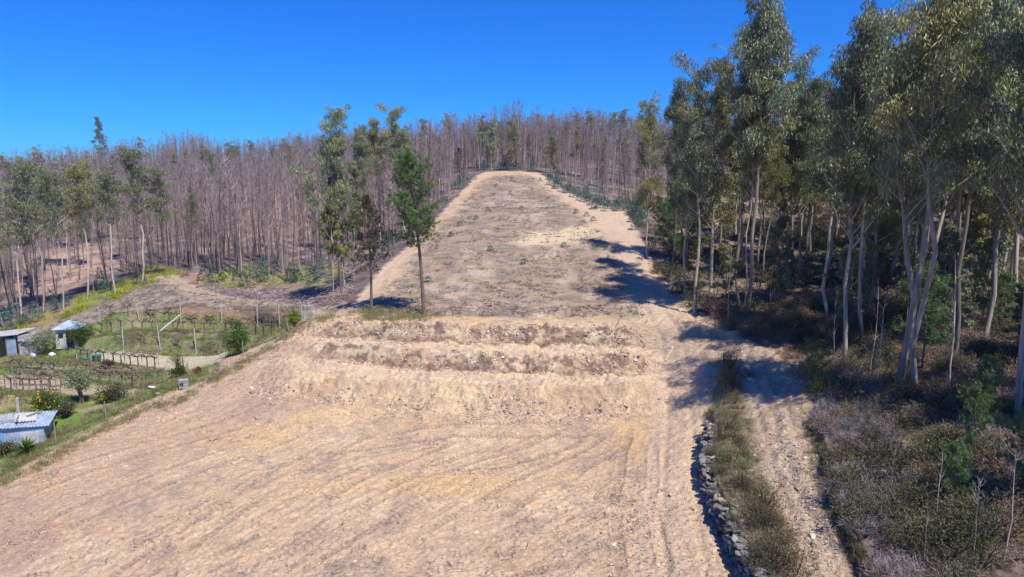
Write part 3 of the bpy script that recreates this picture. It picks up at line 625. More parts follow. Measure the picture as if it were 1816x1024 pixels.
EUC = [kind('eucalyptus_tree', euc_parts(11 + i, *a), M_BARK, m, 'tree', 20) for i, (a, m) in enumerate([
    ((38, 150, .46, 3.1), M_EUC), ((38, 145, .34, 3.6), M_EUC), ((34, 140, .54, 2.6), M_EUC), ((30, 150, .52, 3.3), M_EUCY), ((42, 130, .26, 3.2), M_EUCY), ((24, 140, .40, 2.9), M_EUC)])]
EUCF = kind('eucalyptus_tree', euc_parts(31, 44, 120, .42, 4.0, fork=True, trunk_r=.2), M_BARK, M_EUC, 'tree', 20)
EUCD = [kind('eucalyptus_tree', euc_parts(41 + i, 32, 38, cb, w, lw=.14, ll=.40), M_BARK, m, 'tree', 20) for i, (cb, w, m) in enumerate([(.3, 3.0, M_EUC), (.15, 3.4, M_EUCY), (.4, 2.8, M_EUCY), (.2, 3.4, M_EUC)])]
PINE = kind('pine_tree', pine_parts(51, 15, .44, 2.35, 58, 22, lean=0, nn=26, nl=.34, nw=.03, trunk_r=.15), M_BARKD, M_PINE, 'tree', 15)
PINE2 = kind('pine_tree', pine_parts(52, 12, .35, 2.1, 40, 14, lean=.01, nw=.03, trunk_r=.15), M_BARKD, M_PINEB, 'tree', 12)
PINEY = kind('young_pine', pine_parts(53, 6, .22, 1.9, 20, 24, nl=.34, nn=24, nw=.03, trunk_r=.07), M_BARKD, M_PINE, 'tree', 6)
DEADN = [kind('burnt_tree', dead_parts(61 + i, 14, nb, 5, r_, w), M_DEAD, M_TWIG, 'tree', 14, 'branches') for i, (nb, r_, w) in enumerate([(50, .08, 1.3), (66, .09, 1.5), (34, .06, .9), (54, .11, 1.5), (26, .09, 1.0), (70, .075, 1.1)])]
def merge(a, b):
    o = MB()
    for m in (a, b):
        off = o.n
        for f, r in zip(m.f, m.r): o.f.append(f + off); o.r.append(r); o.m.append(np.zeros(len(f), np.int32))
        o.v += m.v; o.n += m.n
    return o
FARD = [merge(*dead_parts(71 + i, 14, 17, 6, .08, 1.35, 3, .04)) for i in range(6)]

# ------------------------------------------------------------------ right-hand forest
NEAR = [ # base px, py, top py, kind, width, lean, label
 (1326,546,-8,EUC[0],1.0,None,'tallest pale-trunked eucalyptus at the clearing edge, its crown touching the top of the photo'),
 (1312,542,70,EUC[2],.8,None,'straight pale eucalyptus trunk just left of the tallest one'),
 (1318,552,170,EUC[3],.7,None,'slender whitish eucalyptus in front of the tallest pair'),
 (1232,556,120,EUC[5],1.0,None,'slim eucalyptus left of the tallest tree, white stem rising from the shaded track edge'),
 (1214,520,205,EUC[1],1.0,None,'shorter eucalyptus with dark low foliage beside the shaded upper path'),
 (1186,500,150,EUC[0],.85,None,'eucalyptus with an open tufted top at the left edge of the green forest'),
 (1148,458,172,EUC[4],.9,None,'leftmost green eucalyptus against the burnt trunks, rounded leafy top'),
 (1260,520,95,EUC[4],1.1,None,'broad eucalyptus crown directly left of the tallest crown'),
 (1384,482,108,EUC[5],1.0,None,'pinkish twin-stemmed eucalyptus right of the tallest tree'),
 (1420,500,150,EUC[1],1.0,None,'dense eucalyptus between the pinkish stems and the big middle crown'),
 (1500,636,45,EUC[1],1.05,None,'large eucalyptus with a straight pale trunk and a broad crown beside the sky gap'),
 (1532,600,60,EUC[0],1.0,None,'eucalyptus with reddish new tips behind the leaning trunk'),
 (1590,690,-20,EUCF,1.0,(.0,-.06),'forked eucalyptus whose bright stem leans left over the thicket'),
 (1626,692,-40,EUC[3],1.1,None,'thick grey eucalyptus trunk beside the small round pine'),
 (1806,742,-190,EUC[1],.95,(0,-.03),'big smooth blue-grey eucalyptus trunk at the right edge of the photo'),
 (1694,640,-60,EUC[0],1.0,None,'eucalyptus with a thin lower stem right of the small round pine'),
 (1745,600,-80,EUC[4],1.1,None,'olive-leaved eucalyptus just left of the big right-hand trunk'),
 (1850,640,-120,EUC[2],1.2,None,'eucalyptus crown cut by the upper right corner of the photo'),
 (1545,560,90,EUC[4],1.0,None,'olive eucalyptus in the middle of the right-hand forest'),
 (1345,520,230,EUC[3],.8,None,'low eucalyptus filling the gap between the tallest trunks'),
 (1470,560,120,EUC[2],1.0,None,'eucalyptus with a narrow crown beside the brown heather slope'),
 (1655,560,-10,EUC[1],1.1,None,'tall eucalyptus whose crown reaches the top edge behind the grey trunk'),
]
for px, py, top, K, w, ln, lab in NEAR:
    p = spt(px, py); plant(K, p, top_height(p, top) * 1.0, lab, 'eucalyptus trees of the right-hand forest', wide=w * .9, lean=ln, rz=(3.3 if K is EUCF else None))
for x_, y_, h_ in [(29, 29, 21), (38, 35, 22), (25, 20, 17), (33, 25, 23), (31, 33, 20)]:   # unseen trees added outside the right edge so their shade falls into view
    plant(EUC[rng.integers(0, 6)], (x_, y_, float(height(np.array([x_]), np.array([float(y_)]))[0])), h_, 'unseen eucalyptus added beyond the right edge to cast shade into view', 'added shade-casting eucalyptus trees beyond the right edge', wide=1.1)
# deeper rows
GF = 'eucalyptus trees deeper in the right-hand forest'
rows = []
cand = rng.uniform([1170, 395], [1860, 560], (900, 2))
GC = ground(cand[:, 0], cand[:, 1])
for (cx, cy), p in zip(cand, GC):
    lim = 395 + max(0, (1330 - cx)) * .45
    if cy < lim + (0 if cx > 1250 else 15) or cy > 470 + (cx - 1180) * .14: continue
    if all(np.hypot(*(p[:2] - q[:2])) > 2.9 + p[1] * .012 for q in rows): rows.append(p)
rows = rows[:90]
for p in rows:
    z = height(p[:1], p[1:2], True)[0]; K = EUC[rng.integers(0, 6)] if p[1] < 85 else EUCD[rng.integers(0, 4)]
    side = np.clip((p[0] / p[1] - .25) / .4, 0, 1)
    plant(K, (p[0], p[1], z), rng.uniform(12, 16) + 8 * side, 'grey-green eucalyptus packed in behind the front row of the right-hand forest', GF, wide=rng.uniform(.85, 1.2))
UND = [kind('eucalyptus_tree', euc_parts(161 + i, 22, 120, cb, 4.6, trunk_r=.10, lw=.16, ll=.5), M_BARK, m, 'tree', 20) for i, (cb, m) in enumerate([(.15, M_EUC), (.3, M_EUCY), (.1, M_EUC)])]
for k in range(20):
    px = rng.uniform(1190, 1850); base = 470 + (px - 1190) * .16 + rng.uniform(-40, 80); p = spt(px, base)
    if in_poly(np.array([p[0]]), np.array([p[1]]), Z['field'])[0] or p[0] < 15: continue
    plant(UND[k % 3], p, rng.uniform(4, 10), 'young low eucalyptus filling the shade between the tall trunks of the right-hand forest', 'young trees under the right-hand forest', wide=rng.uniform(.7, 1.1))
# young pines and spindly stems in the thicket
for px, py, top, w, lab in [(1632,650,480,1.0,'small bushy pine in front of the grey eucalyptus trunk'),
    (1722,820,690,.7,'young pine with a thin stem in the shaded thicket'), (1812,880,730,.9,'young pine cut by the right edge below the big trunk'),
    (1770,590,490,1.0,'young pine half hidden left of the big right-hand trunk'), (1448,700,610,.9,'low young pine beside the bend of the stony track'),
    (1205,470,350,1.3,'bright green young pine at the left end of the green forest'), (1175,430,365,1.2,'small pine by the last burnt trunks on the upper path'),
    (1740,760,640,.9,'round young pine in the scrub left of the big right-hand trunk'), (1690,900,790,.8,'short young pine low in the shaded scrub at the lower right'),
    (1560,470,330,1.4,'young pine in the deep shade of the forest')]:
    p = spt(px, py); plant(PINEY, p, top_height(p, top), lab, None, wide=w)
SPIN = [kind('bare_sapling', dead_parts(81 + i, 8, nb, 3, .05, .9), M_BARK, M_TWIG, 'tree', 8, 'branches') for i, nb in enumerate([10, 16, 8])]
for px, py, top, lab in [(1690,700,455,'crooked leafless sapling between the young pine and the grey trunk'), (1552,690,520,'thin dark leafless stem beside the brown slope'),
    (1540,670,500,'slender pinkish bare stem left of the forked eucalyptus'), (1640,1018,880,'small bare tree in the blue-grey brush at the bottom right'),
    (1262,600,470,'thin bare stem at the shaded bend of the track'), (1290,580,440,'leaning bare sapling below the tallest eucalyptus'), (1365,560,470,'bare twiggy sapling right of the tallest trunks'),
    (1716,1000,850,'thin bare stem at the very bottom right beyond the grey brush'),(1775,985,800,'taller bare stem near the lower right corner'),(1660,930,800,'twiggy bare sapling in the shaded scrub at the lower right'),(1575,905,800,'short leafless sapling rising from the blue-grey brush'),
    (1480,640,520,'pale bare sapling beside the pale trunk with its low brush'), (1600,640,500,'thin bare stem behind the forked eucalyptus')]:
    p = spt(px, py); plant(SPIN[rng.integers(0, 3)], p, top_height(p, top), lab, None)

# ------------------------------------------------------------------ burnt woodland
EUCL = [kind('eucalyptus_tree', euc_parts(141 + i, 26, 95, cb, w, trunk_r=.10), M_BARK, m, 'tree', 20) for i, (cb, w, m) in enumerate([(.5, 2.8, M_EUC), (.58, 3.0, M_EUCY), (.45, 2.6, M_EUC), (.55, 3.4, M_EUC)])]
def cone_ok(x, y): return in_poly(x, y, CLEARED) | in_poly(x, y, Z['garden']) | in_poly(x, y, Z['slope'])
CLEARED = np.vstack([Z['field']])
burn_edge = [(-200,650),(-60,600),(0,586),(150,536),(285,484),(320,478),(345,492),(470,498),(600,500),(640,480),(700,445),(765,388),(815,340),(842,312),(858,305),(957,305),(1003,335),(1052,358),(1112,374),(1128,392)]
be = zone(burn_edge)
burn = np.vstack([be, [(be[-1][0] + 6, be[-1][1] + 10), (45, 150), (100, 165), (330, 330), (330, 345), (-460, 345), (-430, 60)]])
def sample_burn(n, seed):
    rg = np.random.default_rng(seed); Y = 60 + 290 * rg.random(n) ** .85; X = rg.uniform(-.86, .86, n) * Y
    m = in_poly(X, Y, burn); d, s = poly_dist(X, Y, np.vstack([CLEARED, CLEARED[:1]])); m &= np.abs(d) > .8
    dn = fbm(X * .045, Y * .045, 3, 201); pk = np.maximum(pmask(X, Y, Z['pink'], 3, 3, .1), .5 * pmask(X, Y, Z['pink2'], 6, 6, .08))
    m &= rg.random(n) < np.clip((dn - .22) * 2.6, .12, 1) * (1 - .72 * pk)
    return X[m], Y[m], rg
X, Y, rgb = sample_burn(30000, 5)
# thin out so that stems keep a spacing
key = {}; keep = []
for i in np.argsort(Y):
    c = (int(X[i] // 1.2), int(Y[i] // 1.2))
    if c in key: continue
    key[c] = 1; keep.append(i)
X = X[keep]; Y = Y[keep]
# those that show largest: nearest, not hidden
near = np.argsort(Y + 900 * (np.abs(X) > .765 * Y))[:285]; mask = np.ones(len(X), bool); mask[near] = False
PB = onground(X, Y, -.05)
for i in near:
    left = X[i] < -20
    Hh = (rgb.uniform(9.5, 15.5) if left else rgb.uniform(8, 12)) * (1.0 if rgb.random() < .85 else .55)
    if X[i] < -20: lab, g = 'thin fire-blackened bare tree in the front of the burnt wood behind the vineyard', 'burnt trees behind the vineyard'
    elif X[i] < 0: lab, g = 'thin bare burnt tree along the left edge of the cleared slope', 'burnt trees left of the cleared slope'
    else: lab, g = 'straight bare burnt tree in the dense stand right of the cleared slope', 'burnt trees right of the cleared slope'
    plant(DEADN[rgb.integers(0, 6)], PB[i], Hh, lab, g, wide=float(np.exp(rgb.normal(0, .25))), lean=(rgb.normal(0, .04), rgb.normal(0, .04)), rg=rgb)
Pf = PB[mask]; sz = rgb.uniform(.5, .92, len(Pf)) ** 1.0 * (.5 + .95 * fbm(Pf[:, 0] * .045, Pf[:, 1] * .045, 3, 210)) * np.where(rgb.random(len(Pf)) < .1, .5, 1); gw = np.exp(rgb.normal(0, .28, len(Pf))); sz = np.stack([sz * gw, sz * gw, sz], -1)
scatter(FARD, M_TWIG, 'burnt_woodland', Pf, sz, 'mass of bare purple-grey burnt trees covering the far hillside', 'burnt wood', tilt=.045, rg=rgb)
print('burnt', len(X))

# ------------------------------------------------------------------ green trees standing in and above the burnt wood
for px, py, top, K, w, lab in [
 (38,560,300,EUC[3],.9,'green eucalyptus with a long bare grey stem at the far left behind the shed'),
 (76,556,281,EUC[1],.9,'dark green full-crowned tree above the left shed, taller than its neighbours'),
 (112,548,300,EUC[4],.9,'olive-brown tree right of the dark full-crowned one at the left'),
 (155,530,292,EUC[0],1.1,'broad green tree in the middle of the left green group'),
 (205,520,305,EUC[4],1.1,'loose olive tree between the broad tree and the dark forked crown'),
 (252,500,262,EUC[1],1.2,'dark wide-crowned eucalyptus on a black trunk, highest of the left green group'),
 (292,492,298,EUC[3],1.0,'thin green eucalyptus right of the dark wide-crowned one'),
 (8,580,325,EUC[0],1.0,'green tree cut by the left edge of the photo behind the shed'),
 (60,520,350,EUC[5],.8,'lower green tree in front of the left group'),
 (349,480,340,EUC[5],.6,'small dark green tree alone among the burnt stems above the track junction'),
 (606,520,202,EUC[1],.8,'tall column-shaped green tree left of the cleared slope, its tip in the sky'),
 (612,512,268,UND[0],.5,'bluish green tree below the tall column-shaped one'),
 (590,528,335,UND[1],.6,'brownish olive tree at the foot of the green clump left of the slope'),
 (628,500,300,UND[2],.5,'loose green tree between the clump and the small pine'),
 (648,440,228,EUC[0],.7,'grey-green eucalyptus with a leaning stem behind the small pine'),
 (676,425,218,EUC[3],.7,'eucalyptus with a small round top between the leaning stem and the big pine'),
 (704,420,196,EUC[5],.9,'eucalyptus with a flat tufted top rising above the big pine'),
 (720,415,235,EUC[2],.8,'narrow green tree just behind the big pine'),
 (560,440,300,EUCD[1],.7,'faded green tree among burnt stems left of the tall column-shaped tree'),
 ]:
    p = spt(px, py); plant(EUCL[(px * 7) % 4] if px < 560 else K, p, top_height(p, top), lab, None, wide=w * 1.15)
p = spt(752, 557); plant(PINE, p, top_height(p, 270), 'tall pine with a round dark green crown at the foot of the cleared slope', None, rz=.4, wide=1.08, lean=(0, -.075))
p = spt(660, 552); plant(PINE2, p, top_height(p, 345), 'smaller thin pine left of the tall round-crowned pine', None, rz=1.0, lean=(0, -.03))
p = spt(815, 330); plant(PINE2, p, top_height(p, 262), 'pale green pine at the upper left edge of the cleared slope', None, wide=1.2)
GR = 'green trees scattered on the far wooded hillside'
ridge = [(320,.0,268),(345,.0,262),(372,.0,258),(398,.0,262),(425,.0,256),(450,.0,247),(515,0,246),(535,0,240),(755,0,208),(793,0,198),(855,0,206),(886,0,212),(918,0,200),(935,0,212),(958,0,203),(978,0,207),(1003,0,212),(1020,0,200),(1045,0,196),(1063,0,206),(1082,0,196),(1105,0,190),(1130,0,196),
 (20,0,272),(52,0,276),(88,0,268),(300,0,290),(410,0,300),(470,0,262),(500,0,300),(905,0,250),(1000,0,238),(985,0,250),(830,0,232),(740,0,240),(770,0,235),(870,0,235)]
for i, (px, _, top) in enumerate(ridge):
    Yd = 215 + (i * 37 % 70) - (40 if top > 228 and px > 700 else 0); xx = (px - 908) / F * Yd; z = float(height(np.array([xx]), np.array([float(Yd)]), True)[0]); p = (xx, Yd, z)
    d = ray(px, top); Hh = float(np.clip(CAM[2] + d[2] / d[1] * Yd - z, 7, 22))
    plant(EUCD[i % 4], p, Hh * .93, 'small distant green treetop among the burnt trees of the far hillside', GR, wide=rng.uniform(1.3, 2.0))
for k in range(90):
    Yd = rng.uniform(130, 235); xx = rng.uniform(-.76, .12) * Yd if k % 3 else rng.uniform(-.1, .2) * Yd
    q = np.array([xx]), np.array([Yd])
    if not in_poly(q[0], q[1], burn)[0]: continue
    plant(EUCD[k % 4], (xx, Yd, float(height(*q)[0])), rng.uniform(6, 11.5), 'small distant green treetop among the burnt trees of the far hillside', GR, wide=rng.uniform(.9, 1.6))
p = (-182, 312, float(height(np.array([-182.]), np.array([312.]))[0])); plant(EUCD[3], p, 26, 'flat umbrella-topped dark tree alone above the skyline at the left', None, wide=1.0)

for k in range(15):
    px = rng.uniform(-20, 400); base = 585 - px * .32 - rng.uniform(30, 110); p = spt(px, base); K = EUCL[rng.integers(0, 4)]
    plant(K, p, rng.uniform(9, 16), 'mid-sized green tree mixed among the burnt stems in the left group of green trees', 'green trees of the left group', wide=rng.uniform(.8, 1.2))
# ------------------------------------------------------------------ blue-green saplings, bushes, undergrowth
SAP = [sapling_mb(90 + i, H, r).mesh('sapling', M_JUV) for i, (H, r) in enumerate([(1.7, .6), (2.4, .6), (1.1, .7)])]
def one(me, name, p, s, label, cat, group=None, rz=None):
    o = link(bpy.data.objects.new(name, me)); o.location = p; o.scale = (s, s, s) if np.ndim(s) == 0 else s
    o.rotation_euler.z = rng.uniform(0, 6.28) if rz is None else rz; return tag(o, label, cat, group)
def jitter_line(l, n, jx, jy, seed):
    rg = np.random.default_rng(seed); l = np.array(l, float); t = np.sort(rg.random(n)); k = np.linspace(0, 1, len(l))
    px = np.interp(t, k, l[:, 0]) + rg.normal(0, jx, n); py = np.interp(t, k, l[:, 1]) + rg.normal(0, jy, n); return ground(px, py)
for l, n, jx, jy, s0, lab, g, seed in [
  ([(975,322),(1000,340),(1060,366),(1120,380),(1140,400)], 42, 7, 4, 1.25, 'blue-green eucalyptus sapling at the foot of the burnt stand right of the cleared slope', 'saplings right of the cleared slope', 1),
  ([(160,525),(200,508),(250,500),(290,492)], 14, 6, 5, 1.0, 'blue-green sapling in the yellow grass before the burnt wood, left of the track junction', 'saplings left of the track junction', 2),
  ([(340,495),(400,500),(480,492),(560,500),(590,490)], 20, 10, 8, 1.15, 'blue-green sapling on the burnt ground between the track junction and the green clump', 'saplings between the track junction and the green clump', 3),
  ([(620,480),(660,462),(700,430),(770,372),(830,318)], 22, 8, 5, 1.1, 'blue-green sapling along the left edge of the cleared slope', 'saplings left of the cleared slope', 4),
  ([(5,590),(60,575),(120,545)], 12, 6, 6, 1.1, 'blue-green sapling under the trees behind the shed', 'saplings behind the shed', 5),
  ([(850,303),(900,300),(960,303)], 14, 8, 2, 1.6, 'blue-green sapling on the crest at the top of the cleared slope', 'saplings on the crest', 6)]:
    for p in jitter_line(l, n, jx, jy, seed):
        z = height(p[:1], p[1:2], True)[0]; one(SAP[rng.integers(0, 3)], 'eucalyptus_sapling', (p[0], p[1], z), s0 * rng.uniform(.6, 1.3), lab, 'sapling', g)
for p in ground(*np.array([(843,318),(905,345),(1040,384),(1052,392),(925,372),(865,375),(845,390),(815,402),(995,330),(908,320),(880,332),(958,322),(800,420),(930,468),(1000,440),(760,500),(1022,378),(870,445)], float).T):
    z = height(p[:1], p[1:2], True)[0]; one(SAP[2], 'regrowth_sprout', (p[0], p[1], z), (.8, .8, .55), 'low blue-green sprout growing out of the bare cleared slope', 'sprout', 'sprouts on the cleared slope')
GOR = [bush_mb(100 + i, 1000, .75, h, .10, .020, up=.35) for i, h in enumerate([.8, 1.05, .6, .9])]
GORL = [bush_mb(110 + i, 170, .85, h, .26, .055, up=.5, stems=3) for i, h in enumerate([.9, 1.1, .6])]
HEA = [bush_mb(120 + i, 700, .7, h, .12, .022, up=.6, stems=14) for i, h in enumerate([.6, .8, .5])]
TWG = [bush_mb(130 + i, 120, .8, h, .40, .012, up=.3, stems=34) for i, h in enumerate([.6, .8])]
def forest_pts(n, y0, y1, seed, dens):
    rg = np.random.default_rng(seed); Yv = rg.uniform(y0, y1, n); Xv = rg.uniform(8, .80 * y1 + 4, n)
    m = (Xv < .80 * Yv + 5) & ~in_poly(Xv, Yv, Z['field']); d, s = poly_dist(Xv, Yv, np.vstack([Z['field'], Z['field'][:1]])); m &= np.abs(d) > .35
    m &= Xv > 10 + np.maximum(0, Yv - 60) * .15
    m &= rg.random(n) < np.clip((fbm(Xv * .3, Yv * .3, 3, seed) - .3) * dens, .05, 1)
    return Xv[m], Yv[m], rg
for n, y0, y1, mbs, mat, nm, lab, sd, dens, smin, smax in [
   (2300, 19, 58, GOR, M_GORSE, 'gorse_undergrowth', 'dull green gorse covering the ground under the near eucalyptus trees', 301, 3.2, .8, 1.9),
   (3000, 19, 62, HEA, M_BRACK, 'heather_undergrowth', 'brown dry heather and bracken under the near eucalyptus trees', 302, 3.0, .7, 1.5),
   (2400, 19, 56, TWG, M_TWIG, 'dead_brushwood', 'tangled grey dead twigs beside the stony track', 303, 2.0, .6, 1.2),
   (5000, 55, 135, GORL, M_GORSE, 'far_undergrowth', 'dark low scrub deeper inside the right-hand forest', 304, 2.6, .8, 1.6)]:
    x, y, rg = forest_pts(n, y0, y1, sd, dens); s = rg.uniform(smin, smax, len(x)); scatter(mbs, mat, nm, onground(x, y, -.05), s, lab, 'undergrowth', rg=rg)
TALL = [bush_mb(150 + i, 1500, .8, h, .12, .03, up=.5, stems=14) for i, h in enumerate([1.6, 2.1, 1.3])]; TALLM = [m.mesh('heath_bush', [M_GORSE, M_BRACK, M_CITR][i]) for i, m in enumerate(TALL)]
for i, p in enumerate(ground(*np.array([(1415,610),(1440,632),(1395,585),(1350,575),(1480,668),(1462,705),(1530,712),(1570,735),(1600,760),(1660,735),(1680,790),(1500,745),(1745,760),(1760,830),(1700,860),(1640,905),(1790,930),(1550,800),(1590,850),(1720,950),(1250,548),(1275,565),(1300,578),(1225,540),(1205,520),(1180,498),(1165,485),(1370,560),(1650,830),(1500,690),(1420,560),(1455,590),(1540,660),(1610,720),(1770,700),(1700,700)], float).T)):
    z = height(p[:1], p[1:2], True)[0]; one(TALLM[(i * 5 + i // 3) % 3], 'heath_bush', (p[0], p[1], z - .05), rng.uniform(.6, 1.15) * np.array([1.1, 1.1, 1.0]), 'tall ragged heath bush in the thicket under the right-hand eucalyptus trees', 'bush', 'tall bushes of the right-hand thicket')
HEAM = [m.mesh('heather_bush', M_BRACK) for m in HEA]
GORM = [m.mesh('gorse_bush', M_GORSE) for m in GOR]
sl = [(1292,652),(1300,690),(1304,735),(1300,780),(1305,815),(1318,850),(1335,890),(1350,925),(1372,975),(1395,1020)]
for i, p in enumerate(jitter_line(sl, 58, 13, 8, 9)):
    z = height(p[:1], p[1:2], True)[0]; one((GORM + HEAM)[i % 7], 'gorse_bush', (p[0], p[1], z - .05), rng.uniform(.4, 1.45) * np.array([.9, .9, 1.05]), 'low gorse bush on the narrow strip between the stone wall and the stony track', 'bush', 'gorse bushes along the stone wall')
for i, p in enumerate(jitter_line([(1258,720),(1262,770),(1275,830),(1290,900),(1320,970),(1350,1020)], 22, 6, 5, 19)):
    z = height(p[:1], p[1:2], True)[0]; one((GORM + HEAM)[(i * 3) % 7], 'gorse_bush', (p[0], p[1], z + .1), rng.uniform(.35, .75), 'small scrubby bush sprawling over the stones of the dry wall', 'bush', 'bushes growing on the stone wall')
_z = zone([(1440,690),(1560,690),(1600,800),(1690,960),(1660,1060),(1560,1060),(1500,900),(1462,780)]); M_GBR = mat_leaf('bleached_brush', [(0, (.13,.11,.11)), (.6, (.30,.265,.27)), (1, (.46,.41,.40))], 0, .9, .1)
rg = np.random.default_rng(88); Yv = rg.uniform(20, 46, 5000); Xv = rg.uniform(8, 26, 5000); m = in_poly(Xv, Yv, _z) & (rg.random(5000) < np.clip((fbm(Xv * .5, Yv * .5, 3, 89) - .38) * 4, 0, 1)); Xv, Yv = Xv[m][:420], Yv[m][:420]
scatter([bush_mb(160 + i, 260, .8, .6, .30, .013, up=.4, stems=30) for i in range(3)], M_GBR, 'bleached_brush', onground(Xv, Yv), rg.uniform(.5, 1.15, len(Xv)), 'blue-grey dead brush covering the low bank right of the stony track', 'undergrowth', rg=rg)
p = spt(1296, 655); one(GORM[1], 'gorse_bush', p, (1.5, 1.2, 1.9), 'dark tall bush at the upper tip of the strip where the tracks fork', 'bush')
p = spt(1254, 872); one(bush_mb(140, 500, .5, .8, .14, .03).mesh('green_bush', M_CITR), 'green_bush', p, .75, 'small bright green bush at the foot of the stone wall', 'bush')
p = spt(1560, 782); one(TWG[0].mesh('brush_pile', M_DRYG), 'brush_pile', p, 1.3, 'heap of bleached grey branches beside the stony track', 'brush pile')

# dry stone wall
def build_wall():
    rg = np.random.default_rng(77); mb = MB(); rocks = [rock_mb(400 + i, 1) for i in range(8)]
    L = WALL; seg = np.linalg.norm(np.diff(L, axis=0), axis=1); cum = np.concatenate([[0], np.cumsum(seg)]); tot = cum[-1]
    for k in range(900):
        s = rg.uniform(.16, 1) * tot; i = min(np.searchsorted(cum, s) - 1, len(L) - 2); f = (s - cum[i]) / seg[i]; q = L[i] + (L[i+1] - L[i]) * f
        t = (L[i+1] - L[i]) / seg[i]; nrm = np.array([-t[1], t[0]]); hh = rg.random(); gap = .55 + .45 * fbm(np.array([s * .5]), np.array([0.]), 2, 8)[0]
        off = rg.uniform(-.5, .35) * (1.1 - .4 * hh); pos = q + nrm * off
        z0 = base = height(np.array([(q - nrm * .6)[0]]), np.array([(q - nrm * .6)[1]]))[0]; z = z0 + hh * 1.5 * gap
        sz = np.array([rg.uniform(.35, .75), rg.uniform(.28, .5), rg.uniform(.14, .34)]); r = rocks[rg.integers(0, 8)]; v = r.v[0] * sz * 1.15
        a = math.atan2(t[1], t[0]) + rg.normal(0, .35); ca, sa = math.cos(a), math.sin(a); ty = rg.normal(0, .2)
        v = np.stack([v[:, 0] * ca - v[:, 1] * sa, v[:, 0] * sa + v[:, 1] * ca, v[:, 2] + v[:, 0] * ty], -1) + [pos[0], pos[1], z]
        mb.add(v, r.f[0], np.clip(rg.normal(.45, .32), 0, 1))
    o = mb.obj('stone_wall', M_ROCKG); tag(o, 'rough dry wall of stacked grey stones between the earth field and the stony track', 'stone wall')
build_wall()

# ------------------------------------------------------------------ stones, clods, litter, grass
def sticks(seed, n, L, w):
    rg = np.random.default_rng(seed); B = MB()
    for _ in range(n):
        c = rg.normal(0, .22, 3) * [1, 1, .1] + [0, 0, .05]; d = unit(rg.normal(size=3) * [1, 1, .22]) * L * rg.uniform(.4, 1.2); B.tube(np.array([c - d / 2, c + rg.normal(0, .02, 3), c + d / 2]), [w, w * .8, w * .4], 3, rg.uniform(.1, .9), cap=False)
    return B
def field_pts(n, seed, poly, bb, powr=1.0, inside=True):
    rg = np.random.default_rng(seed); Yv = bb[0] + (bb[1] - bb[0]) * rg.random(n) ** powr; Xv = rg.uniform(-.78, .78, n) * Yv
    m = in_poly(Xv, Yv, poly); return Xv[m], Yv[m], rg
RK = [rock_mb(500 + i, 0) for i in range(10)]
x, y, rg = field_pts(110000, 1, Z['field'], (22, 75), 1.25)
dn = fbm(x * .5, y * .5, 3, 401); m = rg.random(len(x)) < np.clip((dn - .38) * 3.2, .03, 1) * (.35 + .65 * sstep(-6, 8, x)) * (1 - sstep(50, 75, y) * .7); x, y = x[m], y[m]
s = np.exp(rg.normal(-2.8, .45, len(x))); scatter(RK, M_CLOD, 'loose_stones', onground(x, y, .0), s, 'small pale stones and clods littering the bare earth field', 'gravel', rg=rg)
# stone lines: field edge by the garden, foot of the lowest bank, stony track
P = np.vstack([jitter_line([(545,568),(505,598),(440,632),(400,660),(330,700),(250,735),(180,768),(90,815)], 700, 12, 7, 31), jitter_line([(240,760),(420,690),(480,650)], 260, 30, 22, 32),
   jitter_line([(760,735),(850,745),(960,742),(1080,738)], 500, 22, 7, 33), jitter_line([(1395,740),(1400,820),(1430,900),(1470,1010)], 900, 26, 14, 34), jitter_line([(1000,640),(1150,590)], 160, 60, 20, 35), jitter_line([(1080,850),(1120,940),(1110,1010)], 700, 55, 25, 36)])
rg = np.random.default_rng(5); s = np.minimum(np.exp(rg.normal(-2.25, .45, len(P))), .3); P[:, 2] = height(P[:, 0], P[:, 1], True) + .01
scatter(RK, M_CLOD, 'stone_scatter', P, s, 'paler bigger stones strewn along the field edge, bank foot and stony track', 'gravel', rg=rg)
rg = np.random.default_rng(66); n = 9000; X_ = rg.uniform(-20, 12, n); vv = np.where(rg.random(n) < .4, rg.normal(.02, .05, n), np.where(rg.random(n) < .5, rg.uniform(.38, .52, n), rg.uniform(.72, .88, n)))
y0_ = np.interp(X_, Y0L[:, 0], Y0L[:, 1]); y1_ = np.interp(X_, Y1L[:, 0], Y1L[:, 1]); Y_ = y0_ + vv * (y1_ - y0_); m = rg.random(n) < np.clip((fbm(X_ * .9, Y_ * .9, 3, 67) - .33) * 3, 0, 1); P = onground(X_[m], Y_[m])
scatter(RK, M_CLOD, 'bank_rubble', P, np.minimum(np.exp(rg.normal(-2.0, .5, len(P))), .34), 'broken lumps of earth and stone on the three cut banks', 'gravel', rg=rg)
P = jitter_line([(640,556),(700,560),(762,560)], 420, 14, 7, 91); P[:, 2] = height(P[:, 0], P[:, 1], True) + .01; rg = np.random.default_rng(92)
scatter([sticks(610, 5, .3, .012), tuft_mb(710, 30, .3, .022, .16)], M_DRYG, 'pine_foot_litter', P, rg.uniform(.6, 1.8, len(P)), 'dry grass and twigs around the feet of the two pines', 'brush litter', rg=rg)
